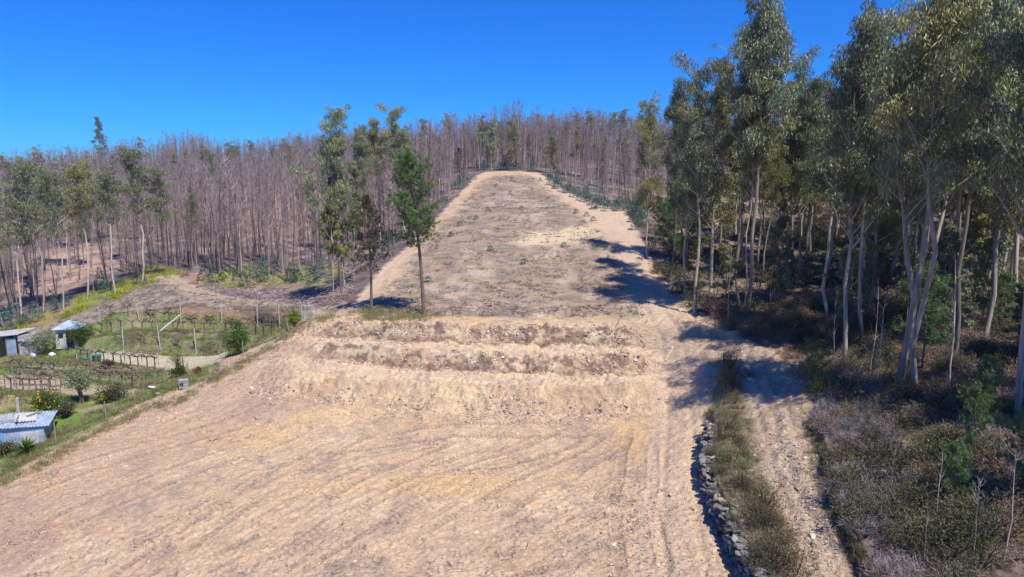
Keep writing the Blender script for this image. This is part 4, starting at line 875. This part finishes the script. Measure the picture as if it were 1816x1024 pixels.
# single larger rocks
BR = [rock_mb(520 + i, 2).mesh('rock', M_ROCK) for i in range(6)]
big = [(1085,738,.5,'pale flat rock in the stone line at the right foot of the lowest bank'), (1040,741,.45,'pale rock at the middle of the stone line under the lowest bank'), (1110,722,.4,'whitish rock at the upper right end of the stone line'),
 (1330,680,.6,'broad pale slab in the shade at the top of the stony track'), (1492,847,.45,'white rock on the low bank right of the stony track'), (196,812,.4,'grey rock lying alone near the lower garden edge of the field'),
 (116,862,.3,'small pale rock on the left part of the field'), (168,872,.35,'tan rock right of the small pale one at the left'), (238,843,.35,'grey stone on the left field above the tan rocks'), (1190,880,.3,'white stone on the smooth track left of the wall'),
 (1225,905,.35,'light stone on the smooth track beside the wall foot'), (845,945,.3,'pale stone in the middle of the lower field'), (1055,885,.35,'tan stone in the rough stony patch of the lower field'), (1090,965,.4,'pale block in the stony patch near the bottom'),
 (1130,905,.3,'grey stone at the right side of the rough patch'), (1000,985,.3,'small pale stone near the bottom centre'), (870,582,.3,'white stone on the edge of the uppermost bank'), (1065,588,.5,'dark-shadowed rock in the uppermost bank right part'), (1040,596,.45,'grey rock in the uppermost bank left of the dark-shadowed one'),
 (1160,600,.5,'rock at the right end of the uppermost bank'), (1415,860,.35,'pale stone in the middle of the stony track'), (1440,950,.4,'pale stone low on the stony track'), (935,303,1.0,'white boulder on the crest of the cleared slope'), (520,345,1.4,'pale rock outcrop among the burnt trees left')]
for i, (px, py, s, lab) in enumerate(big):
    p = G(px, py); one(BR[i % 6], 'rock', (p[0], p[1], height(p[:1], p[1:2], True)[0] + s * .05), s * np.array([1.2, 1, .8]), lab, 'rock')
# twig litter
STK = [sticks(600 + i, 5, .26, .011) for i in range(5)]
x, y, rg = field_pts(16000, 2, Z['plot'], (58, 155), 1.3); m = rg.random(len(x)) < np.clip((fbm(x * .5, y * .5, 3, 402) - .35) * 4, .05, 1); x, y = x[m], y[m]
scatter(STK, M_DEAD, 'slash_litter', onground(x, y, .0), rg.uniform(.9, 3.0, len(x)), 'dark twigs and bark left lying over the cleared slope', 'brush litter', rg=rg)
x, y, rg = field_pts(9000, 3, Z['field'], (24, 62), 1.1); m = rg.random(len(x)) < np.clip((fbm(x * .4 + 5, y * .4, 3, 403) - .50) * 4, .02, .6); x, y = x[m], y[m]
P = np.vstack([onground(x, y), *[jitter_line(l, 240, 20, 6, 40 + k) for k, l in enumerate([[(600,592),(800,600),(1000,612),(1160,618)], [(540,628),(700,642),(900,655),(1150,665)]])]]); P[:, 2] = height(P[:, 0], P[:, 1], True) + .01
scatter(STK, M_TWIG, 'root_litter', P, rg.uniform(.5, 1.5, len(P)), 'dark roots and twigs caught in the earth field and its banks', 'brush litter', rg=rg)
# grass
TUF = [tuft_mb(700 + i, 34, .28, .022, .14) for i in range(4)]
def grass(name, mat, poly, n, bb, seed, thr, gain, smin, smax, lab):
    x, y, rg = field_pts(n, seed, poly, bb); m = rg.random(len(x)) < np.clip((fbm(x * .45, y * .45, 3, seed + 50) - thr) * gain, .02, 1)
    for z in ('gsoil', 'gsoil2', 'gwall'): m &= ~in_poly(x, y, Z[z])
    x, y = x[m], y[m]; scatter(TUF, mat, name, onground(x, y), rg.uniform(smin, smax, len(x)), lab, 'grass', rg=rg)
grass('green_grass', M_GRASS, Z['garden'], 26000, (38, 76), 11, .42, 4, .5, 1.3, 'short green grass on the garden terraces at the left')
grass('dry_grass', M_DRYG, Z['garden'], 26000, (38, 80), 12, .40, 4, .6, 1.8, 'tall yellowed grass on the garden banks at the left')
grass('verge_grass', M_LIME, Z['front'], 16000, (70, 125), 13, .44, 5, 1.0, 2.6, 'yellow-green grass along the front of the burnt wood at the left')
grass('verge_grass', M_LIME, Z['front2'], 12000, (70, 120), 14, .48, 5, 1.0, 2.4, 'yellow-green grass behind the track junction')
grass('slope_grass', M_DRYG, Z['plot'], 14000, (58, 150), 15, .52, 5, .6, 1.4, 'sparse dry grass tufts on the cleared slope')
x, y, rg = field_pts(9000, 31, Z['slope'], (66, 110)); scatter(STK, M_DEAD, 'slope_litter', onground(x, y), rg.uniform(.8, 2.6, len(x)), 'dead twigs scattered over the bare grey slope above the vineyard', 'brush litter', rg=rg)
x, y, rg = field_pts(14000, 33, Z['slope'], (66, 110)); scatter(TUF, M_DRYG, 'slope_verge_grass', onground(x, y)[::3], rg.uniform(.5, 1.3, len(x))[::3], 'thin dry grass on the bare grey slope above the vineyard', 'grass', rg=rg)
_b = zone([(320,486),(470,490),(600,475),(700,430),(640,500),(610,540),(560,546),(430,528),(350,512)])
x, y, rg = field_pts(16000, 35, _b, (62, 125)); scatter(STK, M_TWIG, 'burnt_litter', onground(x, y), rg.uniform(.8, 3.0, len(x)), 'charred twigs and grey slash on the burnt ground behind the track', 'brush litter', rg=rg)
x, y, rg = field_pts(2600, 36, _b, (62, 125)); m = rg.random(len(x)) < np.clip((fbm(x * .4, y * .4, 3, 90) - .42) * 4, 0, 1); scatter(GORL, M_BRACK, 'burnt_scrub', onground(x[m], y[m]), rg.uniform(.3, .8, m.sum()), 'brown low scrub on the burnt ground behind the track', 'undergrowth', rg=rg)
grass('strip_grass', M_DRYG, Z['strip'], 16000, (22, 52), 16, .50, 5, .4, 1.0, 'dry grass on the strip beside the stone wall')
P = jitter_line([(600,560),(540,572),(505,600),(440,640),(392,668),(320,708),(250,728),(180,765),(90,815),(0,855)], 520, 6, 4, 44); P[:, 2] = height(P[:, 0], P[:, 1], True); rg = np.random.default_rng(3)
scatter(TUF, M_DRYG, 'edge_grass', P, rg.uniform(.6, 1.6, len(P)), 'rough dry grass along the garden edge of the field', 'grass', rg=rg)
P = jitter_line([(1440,745),(1470,850),(1500,930),(1545,1020)], 420, 9, 8, 45); P[:, 2] = height(P[:, 0], P[:, 1], True)
scatter(TUF, M_DRYG, 'track_grass', P, rg.uniform(.4, 1.1, len(P)), 'dry grass hanging over the cut right of the stony track', 'grass', rg=rg)

# ------------------------------------------------------------------ garden: vineyard posts, sheds, fruit trees
M_WIRE = mat_plain('old_wire', (.30,.28,.26), .6, .2, 5); M_VINE = mat_plain('vine_wood', (.20,.14,.10), .9, .3, 6)
M_TIN = mat_plain('pale_blue_tin', (.40,.47,.56), .5, .35, 1.8, metal=.15, bump=.01); M_WHITE = mat_plain('whitewash', (.55,.54,.52), .8, .3, 1.6)
M_GREYW = mat_plain('grey_blockwork', (.42,.40,.38), .9, .25, 3, bump=.01); M_DARK = mat_plain('painted_interior_shade', (.03,.03,.035), .9); M_BLUE = mat_plain('faded_blue_paint', (.16,.36,.55), .6, .2, 2)  # near-black colour stands in for the shade inside shed and tank
M_SHEET = mat_plain('weathered_roof_sheet', (.36,.35,.34), .7, .45, 1.3, bump=.01); M_WOOD = mat_plain('grey_wood', (.28,.23,.19), .9, .3, 5)
M_PLAS = mat_plain('white_plastic', (.75,.76,.78), .5, .08, 3); M_TEAL = mat_plain('green_tarp', (.06,.28,.22), .6, .25, 2); M_ORANGE = mat_plain('orange_net', (.62,.20,.07), .8, .3, 6); M_FRUIT = mat_plain('orange_fruit', (.85,.42,.03), .5, .1, 5)
M_RED = mat_leaf('red_brown_leaf', [(0, (.14,.05,.04)), (1, (.32,.13,.08))], .1, .7, .2)
def post_mb(h, w=.13, lean=(0, 0)):
    B = MB(); n = 4; z = np.linspace(-.25, h, n); B.tube(np.stack([z * lean[0], z * lean[1], z], -1), [w * .62, w * .6, w * .56, w * .5], 4, .5); return B
def vine_mb(seed, h):
    rg = np.random.default_rng(seed); B = MB(); B.tube([[0,0,-.1],[.04,.02,h*.35],[-.03,.05,h*.75]], [.08,.065,.05], 5, .4)
    for k in range(11):
        a = rg.choice([-1, 1]); B.tube([[-.03,.05,h*.72],[a*.3*rg.uniform(.5,1.5),rg.normal(0,.08),h*rg.uniform(.7,.95)],[a*rg.uniform(.5,1.1),rg.normal(0,.12),h*rg.uniform(.6,1.1)]], [.038,.026,.012], 3, .6, cap=False)
    return B
VINES = [vine_mb(800 + i, 1.4).mesh('vine', M_VINE) for i in range(4)]
def trellis(lst, label, postmat=M_POST, w=.13, vines=2, wires=True):
    w = w * .85
    P = [spt(a, b) for a, b, c in lst]; o = link(bpy.data.objects.new('vine_trellis', None)); o.location = P[0]; tag(o, label, 'vine trellis', 'rows of vines on the garden terraces')
    tops = []; rg = np.random.default_rng(int(lst[0][0]) + 3)
    for p, (a, b, c) in zip(P, lst):
        h = float(np.clip(top_height(p, c), 1.1, 2.6)); ln = rg.normal(0, .03, 2); q = post_mb(h, w * rg.uniform(.8, 1.15), ln).obj('post', postmat, o); q.location = np.array(p) - P[0]; tops.append(np.array(p) + [ln[0] * h, ln[1] * h, h] - P[0])
    for i in range(len(P) - 1):
        d = np.array(P[i+1]) - P[i]
        for k in range(vines):
            f = (k + .6) / (vines + .2); qq = np.array(P[i]) + d * f; qq[2] = height(np.array([qq[0]]), np.array([qq[1]]), True)[0]
            v = link(bpy.data.objects.new('vine', VINES[rg.integers(0, 4)]), o); v.location = qq - P[0]; v.rotation_euler.z = math.atan2(d[1], d[0]) + rg.normal(0, .2)
        if wires:
            for z in (.35, .68, .95):
                B = MB(); a_ = np.array(P[i]) - P[0]; b_ = np.array(P[i+1]) - P[0]; A = a_ + (tops[i] - a_) * z; C2 = b_ + (tops[i+1] - b_) * z
                B.tube([A, (A + C2) / 2 - [0, 0, .03], C2], .009, 3, cap=False); B.obj('wire', M_WIRE, o)
    return o
trellis([(178,574,546),(247,572,540),(321,574,540),(393,575,537),(457,580,540),(496,580,542)], 'top row of vines with tall pale stone posts against the reddish bank')
trellis([(219,616,580),(284,618,575),(348,625,582),(408,622,592)], 'row of vines with pale stone posts along the olive dry-grass bank', vines=1)
trellis([(137,640,615),(162,643,618),(193,646,620),(223,650,620),(253,653,622),(283,657,625)], 'row of short vines at the front of the pale tilled plot', w=.10)
trellis([(26,688,650),(62,686,655),(99,690,655),(134,684,655),(168,680,652),(205,684,655),(246,688,658),(292,680,652)], 'long row of vines on the low stone bank in the middle of the garden', w=.11, postmat=M_WOOD)
trellis([(8,662,640),(45,662,640),(85,664,640),(125,668,642),(165,671,645),(205,674,650),(245,676,654)], 'thin row of vines in the green grass above the low stone bank', w=.09, postmat=M_WOOD)
trellis([(170,588,570),(225,589,570),(280,590,570),(335,590,570),(390,591,572),(445,592,574),(490,594,578)], 'row of low vines on the rim of the olive dry-grass bank', w=.07, postmat=M_WOOD, vines=3)
trellis([(10,694,660),(30,697,664),(52,697,664),(75,696,668),(100,698,672)], 'short row of small vines in front of the brown tilled strip', w=.09, postmat=M_WOOD, vines=1)
# brace, field-edge posts
def seg_obj(name, a, b, r, mat, label, cat, group=None):
    a = np.array(a); b = np.array(b); B = MB(); B.tube([a * 0, (b - a) / 2, b - a], [r, r, r * .8], 6, .5); o = B.obj(name, mat); o.location = a; return tag(o, label, cat, group)
p = np.array(spt(286, 618)); q = np.array(spt(321, 574)); seg_obj('leaning_pole', p + [0, 0, 1.85], q + [0, -.1, .9], .05, M_PLAS, 'pale pole lying slanted between a lower and an upper vineyard post', 'pole')
for px, py, top, ln, lab in [(335,668,642,(-.05,0),'leaning thin fence post beside the grey crate at the field edge'),(189,745,712,(-.03,0),'thin grey fence post above the green grass corner of the garden'),
   (100,790,750,(0,0),'thin fence post just right of the pale blue shed'),(432,630,605,(-.04,0),'fence post at the foot of the dark green citrus bush'),(504,552,532,(-.25,0),'slanting post behind the top vineyard near the track'),
   (525,556,535,(-.1,0),'short post behind the yellow-green bush'),(539,572,538,(.1,0),'post of the small gate where the garden meets the track'),(513,590,565,(-.15,0),'thin post in front of the yellow-green bush'),
   (34,738,706,(0,0),'thick squat post above the pale blue shed'),(395,642,622,(-.3,0),'leaning stake at the field edge below the citrus bush'),(108,705,690,(0,0),'short stake between the orange tree and the fruit tree')]:
    p = spt(px, py); h = float(np.clip(top_height(p, top), .9, 2.2)); o = post_mb(h, .10 if px != 34 else .24, ln).obj('fence_post', M_POST if px in (34, 539) else M_WOOD); o.location = p; tag(o, lab, 'post')
# small wire gate at the track
p = np.array(spt(545, 572)); g = link(bpy.data.objects.new('wire_gate', None)); g.location = p; tag(g, 'small grey wire gate at the corner of the garden by the track', 'gate')
B = MB(); 
for a, b in [((-.45,0,.05),(-.45,0,1.7)),((.45,.3,.05),(.5,.3,1.5)),((-.45,0,1.6),(.5,.3,1.45)),((-.45,0,.15),(.45,.3,.15)),((-.45,0,.1),(.5,.3,1.5))]: B.tube([a, (np.array(a)+b)/2, b], .035, 5, .5)
B.obj('gate_frame', M_POST, g); B = MB()
for k in range(8): t = k / 8; B.tube([(-.45+.95*t,.3*t,.1),(-.45+.95*t,.3*t,.8),(-.45+.95*t,.3*t,1.55-.1*t)], .012, 3, .5)
B.obj('wire_mesh', M_WIRE, g)
# sheds
def corrug(L, W, n=26, amp=.035, th=.02):
    x = np.linspace(-L / 2, L / 2, n * 4); z = amp * np.sin(np.arange(n * 4) * math.pi / 2); V = []
    for zz in (0, -th):
        for yy in (-W / 2, W / 2): V.append(np.stack([x, np.full_like(x, yy), z + zz], -1))
    m = len(x); V = np.concatenate(V); i = np.arange(m - 1); f = [np.stack([i, i + 1, m + i + 1, m + i], -1), np.stack([2*m + i + 1, 2*m + i, 3*m + i, 3*m + i + 1], -1), np.stack([i, 2*m + i, 2*m + i + 1, i + 1], -1), np.stack([m + i, m + i + 1, 3*m + i + 1, 3*m + i], -1)]
    B = MB(); B.add(V, np.concatenate(f)); return B
def part(mb, name, mat, parent, loc=(0,0,0), rot=(0,0,0), smooth=False):
    o = mb.obj(name, mat, parent, smooth); o.location = loc; o.rotation_euler = rot; return o
# A: open-fronted shed at the left edge
p = np.array(spt(22, 632)); a = link(bpy.data.objects.new('open_shed', None)); a.location = p; a.rotation_euler.z = R(-6); tag(a, 'low open-fronted shed with a sagging grey sheet roof at the left edge of the photo', 'shed')
part(corrug(5.2, 2.6), 'roof', M_SHEET, a, (-1.6, 1.0, 2.12), (R(5), R(-7), 0))
part(MB().box((-1.6, 2.2, .95), (5.0, .15, 2.1)), 'back_wall', M_GREYW, a); part(MB().box((1.0, 1.0, .95), (.15, 2.2, 2.3)), 'side_wall', M_WHITE, a); part(MB().box((-4.1, 1.0, .9), (.15, 2.2, 1.9)), 'side_wall', M_GREYW, a)
part(MB().box((.1, -.05, .9), (1.0, .06, 1.9)), 'front_panel', M_TIN, a); part(MB().box((-.75, .25, .95), (.06, 1.8, 1.85)), 'partition', M_DARK, a)
d = part(MB().box((-1.35, -.02, .75), (.62, .06, 1.45)), 'door', M_BLUE, a); part(MB().box((-1.12, -.07, .75), (.04, .05, .12)), 'handle', M_WIRE, d)
for x_ in (-.45, -1.75, -3.0, .95): part(MB().box((x_, -.1, .95), (.09, .09, 2.1)), 'roof_post', M_WOOD, a)
# stone hut end right of it
p = np.array(spt(52, 630)); o = link(bpy.data.objects.new('stone_lean_to', None)); o.location = p; tag(o, 'crumbling pale stone lean-to between the open shed and the grey-green tree', 'lean-to')
part(MB().box((0, .8, .7), (1.5, 1.5, 1.6)), 'wall', M_GREYW, o, rot=(0, 0, R(6))); part(corrug(2.0, 2.0, 9), 'roof', M_SHEET, o, (0, .75, 1.62), (R(8), R(4), R(6)))
# B: small white hut with pyramid roof
p = np.array(spt(126, 612)); b = link(bpy.data.objects.new('white_hut', None)); b.location = p; b.rotation_euler.z = R(12); tag(b, 'small white hut with a pale blue four-sided roof behind the dark round bush', 'hut')
w = part(MB().box((0, 0, .95), (2.0, 2.0, 2.1)), 'wall', M_WHITE, b)
B = MB(); e = 1.25; B.add([(-e,-e,2.0),(e,-e,2.0),(e,e,2.0),(-e,e,2.0),(0,0,2.75),(-e,-e,1.93),(e,-e,1.93),(e,e,1.93),(-e,e,1.93)], [[0,1,4],[1,2,4],[2,3,4],[3,0,4]]); B.add([(-e,-e,2.0),(e,-e,2.0),(e,e,2.0),(-e,e,2.0),(-e,-e,1.93),(e,-e,1.93),(e,e,1.93),(-e,e,1.93)], [[0,4,5,1],[1,5,6,2],[2,6,7,3],[3,7,4,0],[4,7,6,5]]); part(B, 'roof', M_TIN, b)
d = part(MB().box((.35, -1.02, .9), (.7, .05, 1.7)), 'door', M_DARK, b); part(MB().box((-.5, -1.02, 1.3), (.45, .05, .45)), 'window', M_DARK, b)
# C: pale blue tin shed in the lower left
p = np.array(spt(38, 800)); c = link(bpy.data.objects.new('tin_shed', None)); c.location = p; c.rotation_euler.z = R(20); tag(c, 'pale blue tin shed patched with odd sheets at the lower left edge', 'shed')
part(MB().box((-.6, 0, .8), (4.1, .12, 1.9)), 'front_wall', M_TIN, c, (0, 0, 0)); part(MB().box((1.4, 1.25, .78), (.12, 2.4, 1.85)), 'side_wall', M_WHITE, c); part(MB().box((-.6, 2.45, .75), (4.1, .12, 1.8)), 'back_wall', M_TIN, c); part(MB().box((-2.6, 1.25, .75), (.12, 2.4, 1.8)), 'side_wall', M_TIN, c)
part(corrug(3.0, 2.9, 15), 'roof_sheet', M_TIN, c, (.25, 1.2, 1.83), (R(4), R(3), R(2))); part(corrug(2.2, 2.8, 11), 'roof_sheet', M_SHEET, c, (-1.9, 1.2, 1.80), (R(6), R(-5), R(-3))); part(corrug(1.3, 1.6, 7), 'roof_sheet', M_WHITE, c, (.1, 1.3, 1.98), (R(5), R(5), R(12)))
part(MB().box((-1.3, -.08, .75), (.8, .04, 1.5)), 'door', M_BLUE, c); part(MB().box((.6, -.09, .65), (1.1, .05, 1.2), tilt=None), 'patch_panel', M_WHITE, c, rot=(0, 0, 0))
for k, (x_, y_, l_) in enumerate([(-1.2, .6, 1.6), (.5, 1.8, 1.3), (-.3, 1.0, 1.9)]): part(MB().box((0, 0, 0), (l_, .1, .06)), 'roof_batten', M_WOOD, c, (x_, y_, 2.03 + .02 * k), (0, R(2), R(20 + 40 * k)))
# trees and bushes of the garden
def round_tree(px, py, top, wpx, mat, label, name='fruit_tree', cb=.25, seed=1, n=2600, L=.14, W=.07, fruit=0, trunks=1, cat='tree'):
    p = np.array(spt(px, py)); H = top_height(p, top); Rr = wpx / F * p[1] / 2; rg = np.random.default_rng(seed); o = link(bpy.data.objects.new(name, None)); o.location = p; tag(o, label, cat)
    T = MB(); C = MB(); cl = []
    for k in range(26):
        v = unit(rg.normal(size=3)) * rg.random() ** .4; cl.append(np.array([v[0] * Rr * .8, v[1] * Rr * .8, H * (cb + (1 - cb) * .5) + v[2] * H * (1 - cb) * .42]))
    for k in range(trunks): az = k * 2.5; T.tube([[.25 * k, 0, -.1], [.25 * k + .1 * math.cos(az), .05, H * cb * .8], [.2 * k + .3 * math.cos(az), .2 * math.sin(az), H * .75]], [.09, .065, .02], 6, .4)
    for c_ in cl[:14]: T.tube([[0, 0, H * cb * .6], [c_[0] * .5, c_[1] * .5, c_[2] * .8], c_], [.04, .025, .01], 4, .4, cap=False)
    ci = rg.integers(0, len(cl), n); cc = np.array(cl)[ci]; off = unit(rg.normal(size=(n, 3))) * rg.random((n, 1)) ** .4 * Rr * .38; pos = cc + off; pos[:, 2] = np.maximum(pos[:, 2], .05)
    leaves(C, pos, off * 1.5 + rg.normal(0, .4, (n, 3)), L * rg.uniform(.6, 1.3, n), W, np.clip(rg.normal(.5, .2, n) + (ci % 5 - 2) * .08, 0, 1), rg)
    T.obj('trunk', M_VINE, o, True); C.obj('crown', mat, o)
    if fruit:
        Fm = MB(); import bmesh
        for k in range(fruit):
            v = unit(rg.normal(size=3) + [0, -.6, .1]); q = np.array(cl[rg.integers(0, 26)]) + v * Rr * .36; bm = bmesh.new(); bmesh.ops.create_icosphere(bm, subdivisions=1, radius=.055)
            Fm.add([np.array(x.co) + q for x in bm.verts], [[y.index for y in z.verts] for z in bm.faces]); bm.free()
        fo = Fm.obj('fruit', M_FRUIT, o); fo['kind'] = 'stuff'
    return o
round_tree(145, 614, 574, 50, M_CITR, 'dark dense round evergreen bush beside the white hut', 'citrus_tree', .08, 2, 4200)
round_tree(421, 629, 570, 52, M_CITR, 'dense dark green citrus with a pointed top at the field edge', 'citrus_tree', .06, 3, 5200)
round_tree(522, 582, 545, 22, M_LIME, 'small bright yellow-green bush at the end of the top vineyard', 'citrus_bush', .05, 4, 1600, cat='bush')
round_tree(88, 744, 690, 54, M_CITR, 'citrus tree dotted with orange fruit above the pale blue shed', 'orange_tree', .15, 5, 4200, fruit=70)
round_tree(142, 716, 656, 54, M_EUC, 'grey-green fruit tree with two dark stems in the middle of the garden', 'fruit_tree', .42, 6, 3000, trunks=2)
round_tree(82, 628, 588, 72, M_EUC, 'spreading grey-green tree between the open shed and the white hut', 'olive_tree', .3, 7, 3000)
round_tree(195, 712, 684, 60, M_GORSE, 'low mixed hedge bush right of the two-stemmed fruit tree', 'hedge_bush', .02, 8, 2200, cat='bush')
round_tree(182, 716, 694, 20, M_LIME, 'small yellow-leaved shrub in front of the mixed hedge bush', 'shrub', .1, 9, 700, cat='bush')
round_tree(121, 740, 700, 30, M_GORSE, 'grey bush on the shaded bank right of the orange tree', 'shrub', .05, 10, 1300, cat='bush')
round_tree(316, 664, 616, 40, M_GRASS, 'upright thin-stemmed green shrub beside the orange netting', 'shrub', .1, 11, 600, L=.2, W=.04, trunks=3, cat='bush')
round_tree(318, 668, 650, 34, M_CITR, 'dark low bush under the thin-stemmed shrub', 'shrub', .02, 12, 1000, cat='bush')
round_tree(352, 664, 652, 12, M_RED, 'small reddish brown shrub at the field edge', 'shrub', .02, 13, 400, cat='bush')
round_tree(10, 808, 780, 50, M_GORSE, 'dark grey-green bush in front of the pale blue shed', 'shrub', .02, 14, 2200, cat='bush')
round_tree(75, 775, 755, 26, M_LIME, 'yellow-green bush against the side of the pale blue shed', 'shrub', .02, 15, 800, cat='bush')
round_tree(190, 655, 638, 26, M_GORSE, 'dark bushy plant in the grass below the pale tilled plot', 'shrub', .02, 16, 900, cat='bush')
round_tree(25, 600, 572, 40, M_GORSE, 'dull green bush rising behind the roof of the open shed', 'shrub', .02, 17, 1200, cat='bush')
# spiky plant
p = spt(46, 808); rg_ = np.random.default_rng(4); B = MB(); n = 130; D = unit(rg_.normal(size=(n, 3)) * [1, 1, .7] + [0, 0, .8]); leaves(B, np.zeros((n, 3)) + [0, 0, .35], D, rg_.uniform(.7, 1.15, n), .07, rg_.uniform(.3, 1, n), rg_); B.tube([[0,0,-.1],[0,0,.2],[0,0,.45]], [.12,.1,.06], 6, .1)
o = B.obj('spiky_palm_lily', M_CITR); o.location = p; tag(o, 'spiky rosette plant with long narrow leaves beside the pale blue shed', 'plant')
# odds and ends
p = np.array(spt(326, 688)); c = link(bpy.data.objects.new('water_crate', None)); c.location = p; c.rotation_euler.z = R(25); c.scale = (.8, .8, .8); tag(c, 'greyish plastic tank in a grey cage at the field edge below the orange netting', 'tank')
part(MB().box((0, 0, .40), (.80, .80, .76)), 'tank', M_SHEET, c); part(MB().box((-.18, -.41, .45), (.3, .03, .4)), 'opening_shade', M_DARK, c); B = MB()  # dark panel on the tank face paints the shade of its inside
for k in range(5):
    t = -.42 + .21 * k
    for a, b in (((t, -.43, 0), (t, -.43, .85)), ((t, .43, 0), (t, .43, .85)), ((-.43, t, 0), (-.43, t, .85)), ((.43, t, 0), (.43, t, .85))): B.tube([a, (np.array(a) + b) / 2, b], .014, 4, .5)
for z in (.03, .3, .58, .84): B.tube([(-.43,-.43,z),(.43,-.43,z),(.43,.43,z),(-.43,.43,z),(-.43,-.43,z)], .016, 4, .5)
part(B, 'cage', M_WIRE, c)
def heap(px, py, s, mat, name, label, cat, seed):
    m = rock_mb(seed, 2); o = m.obj(name, mat, smooth=True); p = np.array(spt(px, py)); o.location = p + [0, 0, s[2] * .28]; o.scale = s; o.rotation_euler.z = seed; return tag(o, label, cat)
heap(270, 688, (1.3, .7, .45), M_PLAS, 'white_sack', 'slumped white sack lying at the field edge left of the caged tank', 'sack', 31)
heap(280, 700, (.9, .6, .3), M_ROCK, 'pale_boulder', 'pale flat stone just below the slumped white sack', 'rock', 32)
heap(94, 674, (.5, .45, .5), M_PLAS, 'white_bag', 'small white bag on the brown tilled strip', 'bag', 33)
heap(60, 636, (.5, .5, 1.2), M_PLAS, 'white_bundle', 'upright white bundle standing in front of the grey-green tree', 'bundle', 34)
heap(95, 632, (1.1, .7, .7), M_PLAS, 'white_cover', 'white covered heap under the grey-green tree', 'heap', 35)
heap(152, 636, (2.2, 1.4, .4), M_TEAL, 'green_tarp', 'dark green tarp spread over a low heap below the dark round bush', 'tarp', 36)
heap(316, 662, (2.2, 1.0, .45), M_ORANGE, 'orange_netting', 'crumpled orange netting around the foot of the thin-stemmed shrub', 'netting', 37)
p = np.array(spt(172, 640)); t = link(bpy.data.objects.new('teal_tub', None)); t.location = p; tag(t, 'round teal tub standing right of the dark green tarp', 'tub')
an = np.linspace(0, 2 * math.pi, 15)[:-1]; V = np.concatenate([np.stack([np.cos(an) * r_, np.sin(an) * r_, np.full(14, z_)], -1) for r_, z_ in ((.33, 0), (.42, .6), (.37, .6), (.30, .08))]); f = []
for k in range(3):
    for j in range(14): f.append([k*14 + j, k*14 + (j+1) % 14, (k+1)*14 + (j+1) % 14, (k+1)*14 + j])
B = MB(); B.add(V, f); B.add(V[42:], [[j, (j+1) % 14, 14] for j in range(13)] and [[0, j, j+1] for j in range(1, 13)]); part(B, 'body', M_TEAL, t)
B = MB(); rim = np.stack([np.cos(np.append(an, an[:2])) * .42, np.sin(np.append(an, an[:2])) * .42, np.full(16, .6)], -1); B.tube(rim, .025, 5, .5, cap=False); part(B, 'rim', M_TEAL, t)
# fallen branches
for px, py, px2, py2, r_, lab in [(1608,846,1668,842,.05,'pale fallen branch lying in the brush below the forked eucalyptus'),(1722,872,1772,896,.05,'bleached fallen pole slanting down through the right-hand thicket'),(1775,862,1830,905,.05,'second bleached pole right of the slanting one at the photo edge'),
   (1180,640,1194,622,.05,'dark stump of roots sticking up at the right end of the banks'),(735,600,742,585,.06,'broken stub of root leaning out of the uppermost bank'),(1085,590,1100,572,.05,'dead root end on the rim of the uppermost bank')]:
    a = np.array(spt(px, py)); b = np.array(spt(px2, py2)); b[2] += .45; a[2] += .1
    if np.linalg.norm(b - a) > 4: b = a + (b - a) / np.linalg.norm(b - a) * 3.2
    seg_obj('fallen_branch' if px > 1500 else 'root_stump', a, b, r_, M_BARK, lab, 'branch')
print('faces', sum(len(o.data.polygons) for o in bpy.data.objects if o.type == 'MESH'), len(bpy.data.objects))

# ------------------------------------------------------------------ the air between the camera and the far hillside
def haze():
    B = MB(); B.box((0, 0, 40), (7400, 7400, 190)); m = bpy.data.materials.new('air'); m.use_nodes = True; n = m.node_tree.nodes; n.clear()
    v = n.new('ShaderNodeVolumePrincipled'); v.inputs['Color'].default_value = (.80, .88, 1, 1); v.inputs['Density'].default_value = .00014; v.inputs['Anisotropy'].default_value = .1
    o = n.new('ShaderNodeOutputMaterial'); m.node_tree.links.new(v.outputs[0], o.inputs['Volume']); h = B.obj('haze', m); tag(h, 'thin bluish air over the far hillside', 'haze', kind='stuff')
haze()
